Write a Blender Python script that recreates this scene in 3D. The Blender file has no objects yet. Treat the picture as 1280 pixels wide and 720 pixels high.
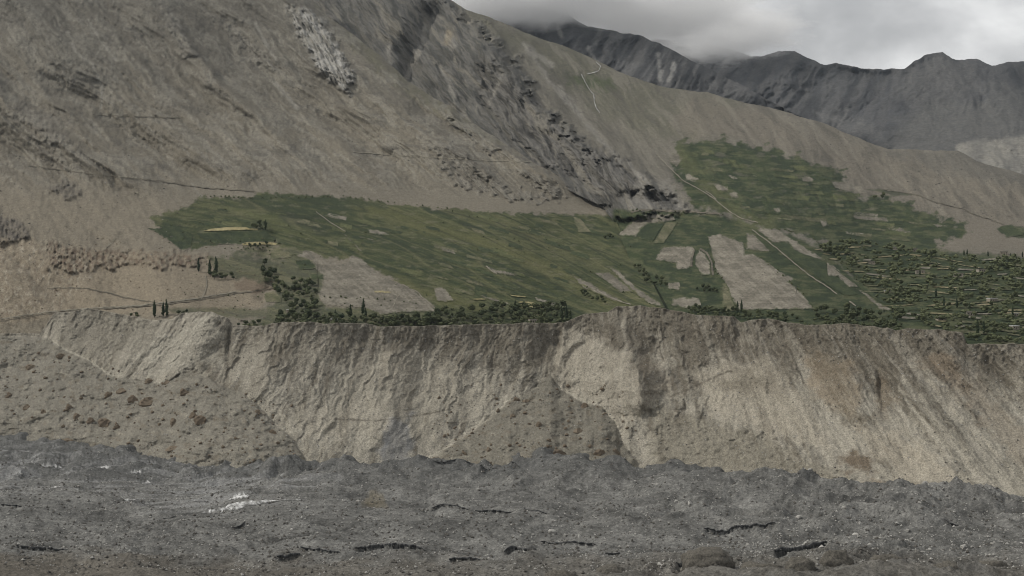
import bpy, math, random
import numpy as np
R = math.radians
random.seed(7)
rng = np.random.default_rng(11)
scn = bpy.context.scene
col = scn.collection

# ------------------------------------------------------------------ camera, sky, sun, exposure
CZ = 150.0                       # metres above the glacier
FPX = 50.0 / 36.0 * 1280.0       # focal length in photo pixels
cam_d = bpy.data.cameras.new('camera'); cam = bpy.data.objects.new('camera', cam_d); col.objects.link(cam)
cam_d.lens = 50; cam_d.sensor_width = 36; cam_d.clip_start = 1; cam_d.clip_end = 60000
cam.location = (0, 0, CZ); cam.rotation_euler = (R(90), 0, 0)
scn.camera = cam

SUN_EL, SUN_AZ = R(44), R(-88)   # azimuth measured from +Y (view direction) to the right
sun_vec = (math.sin(SUN_AZ) * math.cos(SUN_EL), math.cos(SUN_AZ) * math.cos(SUN_EL), math.sin(SUN_EL))
world = bpy.data.worlds.new('World'); scn.world = world; world.use_nodes = True
nt = world.node_tree; nt.nodes.clear(); N = nt.nodes.new; L = nt.links.new
out = N('ShaderNodeOutputWorld')
sky = N('ShaderNodeTexSky'); sky.sky_type = 'NISHITA'; sky.sun_disc = False
sky.sun_elevation = SUN_EL; sky.sun_rotation = SUN_AZ
bg1 = N('ShaderNodeBackground'); bg1.inputs[1].default_value = 0.11; L(sky.outputs[0], bg1.inputs[0])
tc = N('ShaderNodeTexCoord')
mp = N('ShaderNodeMapping'); mp.inputs['Scale'].default_value = (1.0, 1.0, 1.7); mp.inputs['Location'].default_value = (3.35, 1.7, .55)
L(tc.outputs['Generated'], mp.inputs[0])
n1 = N('ShaderNodeTexNoise'); n1.inputs['Scale'].default_value = 5.5; n1.inputs['Detail'].default_value = 8; n1.inputs['Roughness'].default_value = .52; n1.inputs['Distortion'].default_value = .25
L(mp.outputs[0], n1.inputs['Vector'])
n2 = N('ShaderNodeTexNoise'); n2.inputs['Scale'].default_value = 14; n2.inputs['Detail'].default_value = 6; n2.inputs['Roughness'].default_value = .55
L(mp.outputs[0], n2.inputs['Vector'])
ad = N('ShaderNodeMath'); ad.operation = 'MULTIPLY_ADD'; ad.inputs[1].default_value = .35; L(n2.outputs[0], ad.inputs[0]); L(n1.outputs[0], ad.inputs[2])
cr = N('ShaderNodeValToRGB')
for i, (p, c) in enumerate([(.50, (.34, .342, .345)), (.63, (.44, .442, .443)), (.75, (.60, .60, .598)), (.86, (.82, .82, .81))]):
    e = cr.color_ramp.elements[i] if i < 2 else cr.color_ramp.elements.new(p)
    e.position = p; e.color = (*c, 1)
L(ad.outputs[0], cr.inputs[0])
bg2 = N('ShaderNodeBackground'); bg2.inputs[1].default_value = 1.0; L(cr.outputs[0], bg2.inputs[0])
mr = N('ShaderNodeMapRange'); mr.inputs['From Min'].default_value = .86; mr.inputs['From Max'].default_value = 1.05
mr.inputs['To Min'].default_value = .97; mr.inputs['To Max'].default_value = .55
L(ad.outputs[0], mr.inputs[0])
mx = N('ShaderNodeMixShader'); L(mr.outputs[0], mx.inputs[0]); L(bg1.outputs[0], mx.inputs[1]); L(bg2.outputs[0], mx.inputs[2])
L(mx.outputs[0], out.inputs[0])

sun_d = bpy.data.lights.new('sun', 'SUN'); sun = bpy.data.objects.new('sun', sun_d); col.objects.link(sun)
sun_d.energy = 2.3; sun_d.angle = R(3); sun_d.color = (1, .955, .88)
from mathutils import Vector
sun.rotation_euler = Vector(sun_vec).to_track_quat('Z', 'Y').to_euler()
scn.view_settings.view_transform = 'Standard'; scn.view_settings.look = 'None'
scn.view_settings.exposure = 0.15; scn.view_settings.gamma = 1.0
scn.cycles.use_denoising = True; scn.cycles.denoiser = 'OPENIMAGEDENOISE'; scn.cycles.denoising_input_passes = 'RGB_ALBEDO_NORMAL'; scn.cycles.denoising_prefilter = 'ACCURATE'
scn.cycles.filter_width = 1.0; scn.cycles.max_bounces = 6; scn.cycles.diffuse_bounces = 3; scn.cycles.volume_bounces = 8
scn.cycles.volume_step_rate = 1.0; scn.cycles.volume_max_steps = 256

# ------------------------------------------------------------------ noise
def _h(ix, iy, s):
    h = (ix.astype(np.int64) * 374761393 + iy.astype(np.int64) * 668265263 + s * 974634211) & 0xffffffff
    h = ((h ^ (h >> 13)) * 1274126177) & 0xffffffff
    return (h ^ (h >> 16)) & 0xffffffff
_GA = np.arange(64) / 64 * 2 * np.pi
_GX, _GY = np.cos(_GA), np.sin(_GA)
def perlin(x, y, s=0):
    x, y = np.broadcast_arrays(np.asarray(x, float), np.asarray(y, float))
    x0 = np.floor(x); y0 = np.floor(y); fx = x - x0; fy = y - y0
    ix = x0.astype(np.int64); iy = y0.astype(np.int64)
    def g(dx, dy):
        k = _h(ix + dx, iy + dy, s) & 63
        return _GX[k] * (fx - dx) + _GY[k] * (fy - dy)
    u = fx * fx * fx * (fx * (fx * 6 - 15) + 10); v = fy * fy * fy * (fy * (fy * 6 - 15) + 10)
    a = g(0, 0); a = a + u * (g(1, 0) - a); b = g(0, 1); b = b + u * (g(1, 1) - b)
    return (a + v * (b - a)) * 1.5
def fbm(x, y, o=5, s=0, gain=.5):
    t = 0; a = 1.0; f = 1.0
    for k in range(o):
        t = t + a * perlin(x * f, y * f, s + k * 17); a *= gain; f *= 2.03
    return t
def ridged(x, y, o=5, s=0, gain=.5):
    t = 0; a = 1.0; f = 1.0
    for k in range(o):
        t = t + a * (1 - 2 * np.abs(perlin(x * f, y * f, s + k * 17))); a *= gain; f *= 2.03
    return t
def sstep(a, b, x):
    t = np.clip((x - a) / (b - a), 0, 1); return t * t * (3 - 2 * t)
def curve(pts):
    p = np.array(pts, float); return lambda u: np.interp(u, p[:, 0], p[:, 1])
def rough_curve(pts, amp, wl, s):
    c = curve(pts)
    return lambda u: c(u) + amp * fbm(np.asarray(u, float) / wl, 0 * np.asarray(u, float) + 3.3, 5, s, .6)
def tps(ctrl, lam=2e-3):
    c = np.array(ctrl, float); p = c[:, :2] / 400.0; n = len(c)
    def k(d2): return .5 * d2 * np.log(d2 + 1e-12)
    d2 = ((p[:, None] - p[None]) ** 2).sum(-1)
    A = np.zeros((n + 3, n + 3)); A[:n, :n] = k(d2) + lam * np.eye(n)
    A[:n, n] = 1; A[:n, n + 1:] = p; A[n, :n] = 1; A[n + 1:, :n] = p.T
    w = np.linalg.solve(A, np.concatenate([np.log(c[:, 2]), np.zeros(3)]))
    def f(u, v):
        u = u / 400.0; v = v / 400.0; t = w[n] + w[n + 1] * u + w[n + 2] * v
        for i in range(n):
            t = t + w[i] * k((u - p[i, 0]) ** 2 + (v - p[i, 1]) ** 2)
        return np.exp(t)
    return f
def poly_sd(U, V, poly):
    """signed distance (negative inside) to a closed polygon"""
    p = np.array(poly, float); d = np.full(U.shape, 1e9); ins = np.zeros(U.shape, bool)
    for i in range(len(p)):
        a, b = p[i], p[(i + 1) % len(p)]; e = b - a
        t = np.clip(((U - a[0]) * e[0] + (V - a[1]) * e[1]) / (e @ e + 1e-9), 0, 1)
        d = np.minimum(d, (U - a[0] - t * e[0]) ** 2 + (V - a[1] - t * e[1]) ** 2)
        c = (a[1] > V) != (b[1] > V)
        ins ^= c & (U < (b[0] - a[0]) * (V - a[1]) / (b[1] - a[1] + 1e-9) + a[0])
    d = np.sqrt(d); return np.where(ins, -d, d)
def line_d(U, V, pts):
    p = np.array(pts, float); d = np.full(U.shape, 1e9)
    for i in range(len(p) - 1):
        a, b = p[i], p[i + 1]; e = b - a
        t = np.clip(((U - a[0]) * e[0] + (V - a[1]) * e[1]) / (e @ e + 1e-9), 0, 1)
        d = np.minimum(d, (U - a[0] - t * e[0]) ** 2 + (V - a[1] - t * e[1]) ** 2)
    return np.sqrt(d)
def mask(S, poly, soft=3, warp=3, s=0, wl=14):
    U, V = S.U, S.V; p = np.array(poly, float); m = np.zeros(U.shape)
    pad = soft + 2 * warp + 2
    bb = (U > p[:, 0].min() - pad) & (U < p[:, 0].max() + pad) & (V > p[:, 1].min() - pad) & (V < p[:, 1].max() + pad)
    if not bb.any(): return m
    u, v = U[bb], V[bb]
    w = warp * fbm(u / wl, v / wl * 1.4, 4, 900 + s, .6)
    m[bb] = 1 - sstep(-soft, soft, poly_sd(u, v, p) + w); return m
def lmask(S, pts, width, soft=1.5, warp=1.5, s=0, wl=12):
    U, V = S.U, S.V; p = np.array(pts, float); m = np.zeros(U.shape); pad = width + soft + 2 * warp + 2
    bb = (U > p[:, 0].min() - pad) & (U < p[:, 0].max() + pad) & (V > p[:, 1].min() - pad) & (V < p[:, 1].max() + pad)
    if not bb.any(): return m
    u, v = U[bb], V[bb]; w = warp * fbm(u / wl, v / wl, 4, 700 + s, .6)
    m[bb] = 1 - sstep(width - soft, width + soft, line_d(u, v, p) + w); return m
def zc(x0, y0, s, *pts): return [(x0 + x / s, y0 + y / s) for x, y in pts]
def blend(c, m, rgb): return c + (np.array(rgb) - c) * m[..., None]

# ------------------------------------------------------------------ materials
def mat_attr(name, scales=((.35, .30), (.07, .18)), bump=.5, bscale=.6, bdist=.6, rough=.95, hue=.0):
    """albedo from the 'Col' attribute, broken up by procedural grain and fine relief"""
    m = bpy.data.materials.new(name); m.use_nodes = True; t = m.node_tree; n = t.nodes; l = t.links.new
    b = n['Principled BSDF']; b.inputs['Roughness'].default_value = rough; b.inputs['Specular IOR Level'].default_value = .12
    at = n.new('ShaderNodeAttribute'); at.attribute_name = 'Col'
    co = n.new('ShaderNodeTexCoord'); last = at.outputs['Color']
    for i, (sc, amt) in enumerate(scales):
        nz = n.new('ShaderNodeTexNoise'); nz.inputs['Scale'].default_value = sc; nz.inputs['Detail'].default_value = 5; nz.inputs['Roughness'].default_value = .65
        l(co.outputs['Object'], nz.inputs['Vector']); nz.inputs['Roughness'].default_value = .78
        r = n.new('ShaderNodeMapRange'); r.inputs['From Min'].default_value = .3; r.inputs['From Max'].default_value = .7
        r.inputs['To Min'].default_value = 1 - amt; r.inputs['To Max'].default_value = 1 + amt; l(nz.outputs[0], r.inputs[0])
        mu = n.new('ShaderNodeVectorMath'); mu.operation = 'SCALE'; l(last, mu.inputs[0]); l(r.outputs[0], mu.inputs['Scale']); last = mu.outputs[0]
    l(last, b.inputs['Base Color'])
    nb = n.new('ShaderNodeTexNoise'); nb.inputs['Scale'].default_value = bscale; nb.inputs['Detail'].default_value = 6; nb.inputs['Roughness'].default_value = .7
    l(co.outputs['Object'], nb.inputs['Vector'])
    bp = n.new('ShaderNodeBump'); bp.inputs['Strength'].default_value = bump; bp.inputs['Distance'].default_value = bdist
    l(nb.outputs[0], bp.inputs['Height']); l(bp.outputs[0], b.inputs['Normal'])
    return m
def mat_plain(name, c1, c2, scale=.5, rough=.9, bump=.3, bdist=.3, objrand=0.0, trans=0.0):
    m = bpy.data.materials.new(name); m.use_nodes = True; t = m.node_tree; n = t.nodes; l = t.links.new
    b = n['Principled BSDF']; b.inputs['Roughness'].default_value = rough; b.inputs['Specular IOR Level'].default_value = .15
    co = n.new('ShaderNodeTexCoord')
    nz = n.new('ShaderNodeTexNoise'); nz.inputs['Scale'].default_value = scale; nz.inputs['Detail'].default_value = 5; nz.inputs['Roughness'].default_value = .65
    ge = n.new('ShaderNodeNewGeometry'); l(ge.outputs['Position'], nz.inputs['Vector'])
    mi = n.new('ShaderNodeMix'); mi.data_type = 'RGBA'
    r = n.new('ShaderNodeMapRange'); r.inputs['From Min'].default_value = .32; r.inputs['From Max'].default_value = .68; l(nz.outputs[0], r.inputs[0])
    fac = r.outputs[0]
    if objrand:
        oi = n.new('ShaderNodeObjectInfo'); a = n.new('ShaderNodeMath'); a.operation = 'MULTIPLY_ADD'
        a.inputs[1].default_value = objrand; l(oi.outputs['Random'], a.inputs[0])
        s = n.new('ShaderNodeMath'); s.operation = 'MULTIPLY'; s.inputs[1].default_value = 1 - objrand; l(fac, s.inputs[0]); l(s.outputs[0], a.inputs[2]); fac = a.outputs[0]
    l(fac, mi.inputs['Factor']); mi.inputs['A'].default_value = (*c1, 1); mi.inputs['B'].default_value = (*c2, 1)
    l(mi.outputs['Result'], b.inputs['Base Color'])
    bp = n.new('ShaderNodeBump'); bp.inputs['Strength'].default_value = bump; bp.inputs['Distance'].default_value = bdist
    l(nz.outputs[0], bp.inputs['Height']); l(bp.outputs[0], b.inputs['Normal'])
    return m
M_ter = mat_attr('earth_slope', ((.5, .42), (.10, .16)), .9, .4, 1.8)
M_wall = mat_attr('moraine_till', ((.8, .42), (.2, .16)), .8, .7, .9)
M_ice = mat_attr('debris_covered_ice', ((.6, .6), (.16, .25)), 1.0, .7, 1.0, .85)
def flecks(m, sc, amt):
    t = m.node_tree; n = t.nodes; b = n['Principled BSDF']; src = b.inputs['Base Color'].links[0].from_socket
    co = n.new('ShaderNodeTexCoord'); vo = n.new('ShaderNodeTexVoronoi'); vo.inputs['Scale'].default_value = sc; t.links.new(co.outputs['Object'], vo.inputs['Vector'])
    sp = n.new('ShaderNodeSeparateColor'); t.links.new(vo.outputs['Color'], sp.inputs[0])
    r = n.new('ShaderNodeMapRange'); r.inputs['From Min'].default_value = .62; r.inputs['From Max'].default_value = 1; r.inputs['To Min'].default_value = .82; r.inputs['To Max'].default_value = amt; t.links.new(sp.outputs[0], r.inputs[0])
    mu = n.new('ShaderNodeVectorMath'); mu.operation = 'SCALE'; t.links.new(src, mu.inputs[0]); t.links.new(r.outputs[0], mu.inputs['Scale']); t.links.new(mu.outputs[0], b.inputs['Base Color'])
M_far = mat_attr('far_rock', ((.06, .22), (.015, .12)), .6, .06, 6)
M_field = mat_attr('field_ground', ((.45, .45), (.07, .2)), .7, .4, 1.0)
M_fallow = ((.118, .108, .086), (.198, .181, .146))
M_wheat = ((.20, .172, .088), (.30, .262, .145))
M_stub = ((.15, .13, .075), (.235, .205, .13))
M_crop = ((.030, .041, .022), (.050, .062, .030))
M_drygrass = ((.07, .074, .040), (.13, .122, .078))
M_path = mat_plain('dusty_path', (.14, .128, .098), (.24, .22, .175), .08)
M_ditch = mat_plain('shrubby_channel_bank', (.06, .056, .043), (.165, .147, .113), .06)
M_stream = mat_plain('foaming_water', (.15, .14, .12), (.5, .5, .48), .05, rough=.4)
M_bareice = mat_plain('bare_ice', (.34, .34, .33), (.74, .74, .73), .28, rough=.5, bump=.6, bdist=.5)
M_stone = mat_plain('pale_stone', (.13, .127, .117), (.50, .485, .45), .25, objrand=.45, bump=.5)
M_dkstone = mat_plain('dark_stone', (.055, .053, .048), (.13, .12, .105), .5, objrand=.6, bump=.5)
M_clod = mat_plain('till_block', (.115, .088, .062), (.20, .165, .122), .35, objrand=.5, bump=.8, bdist=.8)
M_leaf = mat_plain('leaf_green', (.020, .032, .016), (.12, .132, .068), .11, objrand=.5, bump=0)
M_pop = mat_plain('poplar_leaf', (.020, .032, .018), (.046, .060, .030), .5, objrand=.5, bump=0)
M_bark = mat_plain('bark', (.09, .075, .06), (.15, .13, .11), 2)
M_mud = mat_plain('mud_plaster', (.24, .21, .165), (.34, .31, .26), .8, objrand=.6)
M_roof = mat_plain('earth_roof', (.20, .18, .15), (.30, .28, .24), .8)
M_tin = mat_plain('white_sheet_roof', (.62, .62, .60), (.75, .75, .74), .6, rough=.5)
M_wood = mat_plain('dark_door_wood', (.03, .025, .02), (.06, .05, .04), 2)

# ------------------------------------------------------------------ mesh helpers
def tag(o, label=None, cat=None, group=None, kind=None):
    if label: o['label'] = label
    if cat: o['category'] = cat
    if group: o['group'] = group
    if kind: o['kind'] = kind
    return o
def mesh_np(name, verts, faces, mat, colr=None, smooth=True):
    """verts (n,3); faces (m,k) all of one size"""
    me = bpy.data.meshes.new(name); verts = np.ascontiguousarray(verts, np.float32); faces = np.ascontiguousarray(faces, np.int32)
    k = faces.shape[1]; m = len(faces)
    me.vertices.add(len(verts)); me.vertices.foreach_set('co', verts.ravel())
    me.loops.add(m * k); me.loops.foreach_set('vertex_index', faces.ravel())
    me.polygons.add(m); me.polygons.foreach_set('loop_start', np.arange(m, dtype=np.int32) * k)
    me.update(calc_edges=True)
    me.polygons.foreach_set('use_smooth', np.full(m, smooth))
    if colr is not None:
        a = me.attributes.new('Col', 'FLOAT_COLOR', 'POINT')
        c = np.ones((len(verts), 4), np.float32); c[:, :3] = np.clip(colr, .004, .95); a.data.foreach_set('color', c.ravel())
    me.materials.append(mat); return me
def link(name, me, parent=None):
    o = bpy.data.objects.new(name, me); col.objects.link(o)
    if parent: o.parent = parent
    return o
def grid_faces(nr, nc):
    i = np.arange(nr - 1)[:, None] * nc + np.arange(nc - 1)[None]
    return np.stack([i, i + 1, i + 1 + nc, i + nc], -1).reshape(-1, 4)
def unproj(u, v, y):
    return np.stack([(u - 640) / FPX * y, y, CZ + (360 - v) / FPX * y], -1)
def cols(u0, u1, step, far=3.2):
    a = []
    if u0 < -24: a.append(np.arange(u0, -170, 9.0)); a.append(np.arange(-170, -24, far)); s = -24
    else: s = u0
    e = min(u1, 1304); a.append(np.arange(s, e, step))
    if u1 > 1304: a.append(np.arange(1304, 1450, far)); a.append(np.arange(1450, u1 + 9, 9.0))
    return np.concatenate(a)

class Sheet:
    """a stretch of ground: columns fan out from the viewpoint, rows run from its foot to its skyline"""
    def __init__(s, u, top, bot, nr):
        s.u = u; s.top = top(u); s.bot = bot(u); s.nr = nr
        t = np.linspace(0, 1, nr)[:, None]; s.t = t
        s.U = np.broadcast_to(u[None], (nr, len(u))).copy(); s.V = s.bot[None] + (s.top - s.bot)[None] * t
    def set_depth(s, Y): s.Y = Y; s.P = unproj(s.U, s.V, Y)
    def cosv(s):
        a = np.gradient(s.P, axis=0); b = np.gradient(s.P, axis=1); n = np.cross(b, a); n /= np.linalg.norm(n, axis=-1, keepdims=True) + 1e-9
        d = s.P - np.array([0, 0, CZ]); d /= np.linalg.norm(d, axis=-1, keepdims=True)
        return np.abs((n * d).sum(-1))
    def relief(s, h, lim=3.2):
        """raise the ground by h metres along its normal, taken along the line of sight"""
        k = np.minimum(1 / np.maximum(s.cosv(), .05), lim); s.set_depth(s.Y - h * k)
    def at(s, u, v, want=False):
        u = np.asarray(u, float); v = np.asarray(v, float)
        x = np.interp(u, s.u, np.arange(len(s.u))); tp = np.interp(u, s.u, s.top); bt = np.interp(u, s.u, s.bot)
        r = np.clip((v - bt) / (tp - bt), 0, 1) * (s.nr - 1)
        i = np.clip(np.floor(x).astype(int), 0, len(s.u) - 2); j = np.clip(np.floor(r).astype(int), 0, s.nr - 2)
        fx = (x - i)[..., None]; fy = (r - j)[..., None]; P = s.P
        if want: P = s.C
        return (P[j, i] * (1 - fx) + P[j, i + 1] * fx) * (1 - fy) + (P[j + 1, i] * (1 - fx) + P[j + 1, i + 1] * fx) * fy
    C = None
    def build(s, name, mat, C, skirt=((20, 4), (90, 40), (300, 180), (700, 480))):
        s.C = C; P = [s.P]; CC = [C]
        for dy, dz in skirt:
            q = s.P[-1:].copy(); q[..., 0] *= (q[..., 1] + dy) / q[..., 1]; q[..., 1] += dy; q[..., 2] -= dz; P.append(q); CC.append(C[-1:])
        P = np.concatenate(P); CC = np.concatenate(CC)
        me = mesh_np(name, P.reshape(-1, 3), grid_faces(P.shape[0], P.shape[1]), mat, CC.reshape(-1, 3))
        return tag(link(name, me), kind='structure')

# ------------------------------------------------------------------ lines read from the photograph
MARG = [(-520, 540), (-300, 545), (0, 556), (60, 556), (130, 564), (250, 577), (380, 588), (440, 584), (530, 580), (600, 583), (640, 579), (720, 579), (790, 585), (870, 588), (960, 600), (1080, 613), (1160, 619), (1280, 627), (1600, 650), (1800, 662)]
CREST = [(-520, 405), (-300, 410), (0, 416), (50, 417), (62, 400), (68, 392), (110, 386), (150, 393), (195, 401), (215, 399), (228, 391), (265, 390), (285, 397), (292, 407), (330, 408), (345, 404), (380, 402), (405, 405), (440, 404), (480, 408), (560, 407), (640, 405), (705, 403), (718, 398), (732, 392), (760, 391), (770, 384), (800, 382), (830, 386), (870, 393), (918, 397), (926, 403), (934, 401), (960, 399), (1010, 407), (1060, 405), (1110, 410), (1120, 414), (1135, 411), (1180, 413), (1204, 417), (1208, 430), (1250, 431), (1280, 430), (1600, 442), (1800, 450)]
marg = curve(MARG); crest = rough_curve(CREST, 1.1, 26, 5)
_mu = np.arange(-700, 2000, 4.0); _mw = np.hanning(75); _mm = np.convolve(np.pad(marg(_mu), 37, mode='edge'), _mw / _mw.sum(), 'valid'); marg_s = lambda u: np.interp(u, _mu, _mm)
ybase = lambda u: CZ * FPX / (marg_s(u) - 360.0)
RUN = 135.0
ycrest = lambda u: ybase(u) + RUN

# ------------------------------------------------------------------ far mountains
def far_range(name, ridge, foot, depth, u0, u1, paint, amp, seed, jag=2.0):
    S = Sheet(cols(u0, u1, 1.5, 9), rough_curve(ridge, jag, 22, seed), curve(foot), 150)
    S.set_depth(depth(S.U, S.V))
    x, z = S.P[..., 0], S.P[..., 2]
    sl = S.U + .55 * (S.V - 60) * np.tanh((1165 - S.U) / 70)
    wv = S.V + 5 * fbm(S.U / 50, S.V / 50, 3, seed + 1); wu = sl + 8 * fbm(S.U / 60, S.V / 45, 3, seed + 2)
    h = amp * (1.3 * fbm(wu / 110, wv / 150, 4, seed, .55) + .25 * ridged(wu / 60, wv / 90, 3, seed + 3, .55) * sstep(-.3, .5, fbm(wu / 70, wv / 60, 2, seed + 4)) + .11 * ridged(wu / 10, wv / 16, 4, seed + 8, .65))
    S.relief(h * sstep(0, .06, 1 - S.t + .01) , 2.6)
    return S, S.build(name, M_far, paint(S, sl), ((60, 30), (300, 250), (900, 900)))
def paint_e2(S, sl):
    C = np.zeros(S.P.shape) + np.array((.050, .051, .053))
    n = fbm(sl / 30, S.V / 60, 5, 81); C *= (1 + .45 * n)[..., None]
    C = blend(C, .7 * sstep(.15, .8, ridged(sl / 20, S.V / 55, 4, 82) * .7), (.085, .084, .083))
    C = blend(C, mask(S, [(1128, 150), (1150, 122), (1200, 128), (1240, 112), (1320, 105), (1700, 120), (1700, 260), (1180, 200), (1090, 190)], 10, 12, 4, 40) * .75, (.105, .103, .096))
    C = blend(C, mask(S, [(1196, 190), (1203, 178), (1280, 168), (1700, 180), (1700, 320), (1196, 230)], 3, 5, 5, 30) * (.75 + .25 * np.sin(S.U / 7 + 2 * fbm(S.U / 30, S.V / 30, 2, 4))), (.21, .20, .175))  # lit pale scree, its vertical shadows painted as a ripple in the colour
    C = blend(C, .6 * mask(S, [(1120, 110), (1140, 84), (1175, 68), (1215, 80), (1230, 110), (1180, 130), (1135, 135)], 5, 6, 6) , (.10, .098, .094))
    C = blend(C, mask(S, [(1020, 140), (1060, 140), (1120, 178), (1060, 175)], 8, 8, 7) * .5, (.14, .138, .132))
    return C * (1 + .12 * fbm(S.U / 3, S.V / 3, 3, 83))[..., None]
dE2 = tps([(700, 60, 7400), (900, 60, 7000), (1000, 66, 6600), (1160, 66, 6200), (1280, 78, 6300), (1700, 95, 6500), (700, 260, 5300), (1000, 260, 4800), (1165, 150, 5500), (1200, 240, 4300), (1700, 240, 4300)])
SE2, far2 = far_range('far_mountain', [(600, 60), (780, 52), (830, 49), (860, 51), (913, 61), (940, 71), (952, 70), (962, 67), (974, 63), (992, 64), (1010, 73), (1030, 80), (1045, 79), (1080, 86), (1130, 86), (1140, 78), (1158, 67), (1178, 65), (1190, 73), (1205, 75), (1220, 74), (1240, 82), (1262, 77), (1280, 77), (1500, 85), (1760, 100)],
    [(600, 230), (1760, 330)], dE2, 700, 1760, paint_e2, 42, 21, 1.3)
def paint_e1(S, sl):
    C = np.zeros(S.P.shape) + np.array((.046, .047, .049))
    C *= (1 + .4 * fbm(sl / 24, S.V / 60, 5, 91))[..., None]
    C = blend(C, .75 * sstep(.5, 1.1, ridged(sl / 26, S.V / 110, 4, 92) * .75), (.115, .113, .11))
    for i, l in enumerate([[(676, 22), (684, 38)], [(694, 22), (702, 45)], [(822, 68), (826, 100)], [(842, 80), (836, 100)], [(736, 60), (744, 78)]]):
        C = blend(C, lmask(S, l, 2.5, 2, 2, 30 + i) * .7, (.23, .225, .21))
    return C * (1 + .12 * fbm(S.U / 3, S.V / 3, 3, 93))[..., None]
dE1 = tps([(500, -20, 5700), (680, 5, 5500), (820, 52, 5000), (980, 130, 4500), (500, 160, 4300), (750, 160, 4150), (1000, 240, 3700), (1100, 250, 3700)])
SE1, far1 = far_range('far_mountain', [(480, 20), (560, 8), (620, 2), (660, 3), (680, 8), (712, 20), (735, 33), (760, 37), (800, 44), (822, 54), (850, 68), (900, 92), (960, 125), (1040, 165), (1110, 205)],
    [(480, 210), (1110, 260)], dE1, 480, 1100, paint_e1, 40, 41, 1.6)

# ------------------------------------------------------------------ second mountain and the fields at its foot (right)
TD = [(380, -130), (450, -75), (540, -14), (566, 1), (583, 12), (607, 20), (638, 33), (666, 45), (700, 56), (741, 73), (772, 89), (820, 107), (840, 111), (885, 116), (927, 127), (979, 139), (1027, 153), (1083, 177), (1114, 187), (1163, 187), (1198, 189), (1232, 205), (1280, 219), (1500, 265), (1800, 300)]
yc = lambda u: float(ycrest(u))
dD = tps([(840, 402, yc(840) + 12), (920, 412, yc(920) + 12), (1000, 418, yc(1000) + 12), (1120, 424, yc(1120) + 12), (1280, 441, yc(1280) + 10), (1500, 450, yc(1500) + 10), (1800, 460, yc(1800) + 10),
    (800, 300, 1800), (790, 270, 2040), (900, 385, 1420), (900, 282, 1900), (1000, 385, 1390), (1000, 290, 1850), (1100, 385, 1400), (1280, 400, 1270), (1280, 320, 1750), (1060, 300, 1860), (1180, 350, 1540),
    (900, 180, 2600), (1000, 200, 2500), (850, 240, 2170), (1280, 230, 2500), (1280, 305, 1840), (1150, 230, 2450), (1198, 189, 2800), (1083, 177, 2900), (979, 139, 3150), (885, 116, 3300), (772, 89, 3400), (666, 45, 3500), (566, 2, 3550), (450, -60, 3650),
    (600, 150, 2780), (510, 100, 3000), (715, 222, 2430), (500, 50, 3180), (600, 80, 3100), (700, 150, 2830), (770, 240, 2260), (820, 255, 2110), (780, 200, 2500), (850, 150, 2880), (420, 20, 3400), (1800, 310, 1900), (1800, 240, 2600), (1500, 320, 1700), (800, 337, 1700), (816, 354, 1600), (770, 282, 2020), (834, 390, 1400)])
TC = [(-520, -130), (200, -120), (330, -75), (395, 6), (420, 28), (450, 50), (482, 75), (510, 101), (538, 120), (562, 132), (576, 144), (628, 177), (670, 205), (715, 231), (753, 249), (768, 270), (792, 326), (815, 352), (832, 386), (850, 402)]
SD = Sheet(cols(380, 1800, 1.2), rough_curve(TD, 1.0, 30, 61), lambda u: np.where(u < 850, np.minimum(curve(TC)(u) + 9, crest(u) + 11), crest(u) + 11), 305)
SD.set_depth(np.maximum(dD(SD.U, SD.V), ycrest(SD.U) + 12 + .9 * np.maximum(crest(SD.U) + 11 - SD.V, 0)))
U, V = SD.U, SD.V
D_rock = np.clip(mask(SD, [(380, -140), (545, -20), (590, 25), (635, 70), (665, 115), (705, 165), (765, 205), (805, 232), (850, 258), (840, 268), (770, 275), (700, 245), (600, 185), (510, 130), (380, 40)], 8, 14, 1, 30), 0, 1)
D_ridge = mask(SD, [(600, 75), (622, 78), (640, 92), (690, 150), (720, 170), (760, 195), (815, 222), (848, 256), (838, 266), (800, 250), (760, 252), (700, 215), (655, 185), (630, 172), (600, 130)], 8, 9, 2, 24)
sl = U - .75 * (V - 150)
flat = sstep(262, 290, V)
big = 46 * ridged(sl / 150, V / 500, 2, 101) + 16 * ridged(sl / 46, V / 160, 4, 102)
rw = U - .6 * V + 5 * fbm(U / 30, V / 30, 3, 107)
rock = 7 * ridged(rw / 34, V / 80, 3, 103, .5) + 2.4 * ridged(rw / 9, V / 40, 4, 104, .6)
h = (1 - flat) * (big * (.25 + .75 * D_rock) * .45 + rock * np.maximum(D_ridge, .55 * D_rock) * (1 - .8 * sstep(228, 260, V))) + (1 - flat) * (7 * fbm(sl / 46, V / 80, 4, 109, .55) + 1.6 * ridged((sl + 8 * fbm(U / 40, V / 40, 3, 110)) / 22, V / 30, 4, 105, .6))
# spur of dark crag that splits the gully, gully beside it
h += 40 * np.exp(-(line_d(U, V, [(605, 60), (640, 95), (700, 150), (770, 205), (815, 232), (850, 262)]) / 26) ** 2) * (1 - sstep(225, 262, V))
h -= 30 * np.exp(-(line_d(U, V, [(540, 20), (518, 60), (510, 100)]) / 16) ** 2)
h += flat * (.8 * fbm(U / 22, V / 8, 3, 106)) + (gmask0 := sstep(170, 190, V) * (1 - flat)) * 1.2 * ridged((V - .08 * U) / 7, U / 30, 3, 113, .6)
h += 16 * np.exp(-((U - 935) / 120) ** 2 - ((V - 330) / 60) ** 2)
SD.relief(h * sstep(0, .04, 1 - SD.t + .004), 3.0)
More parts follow.
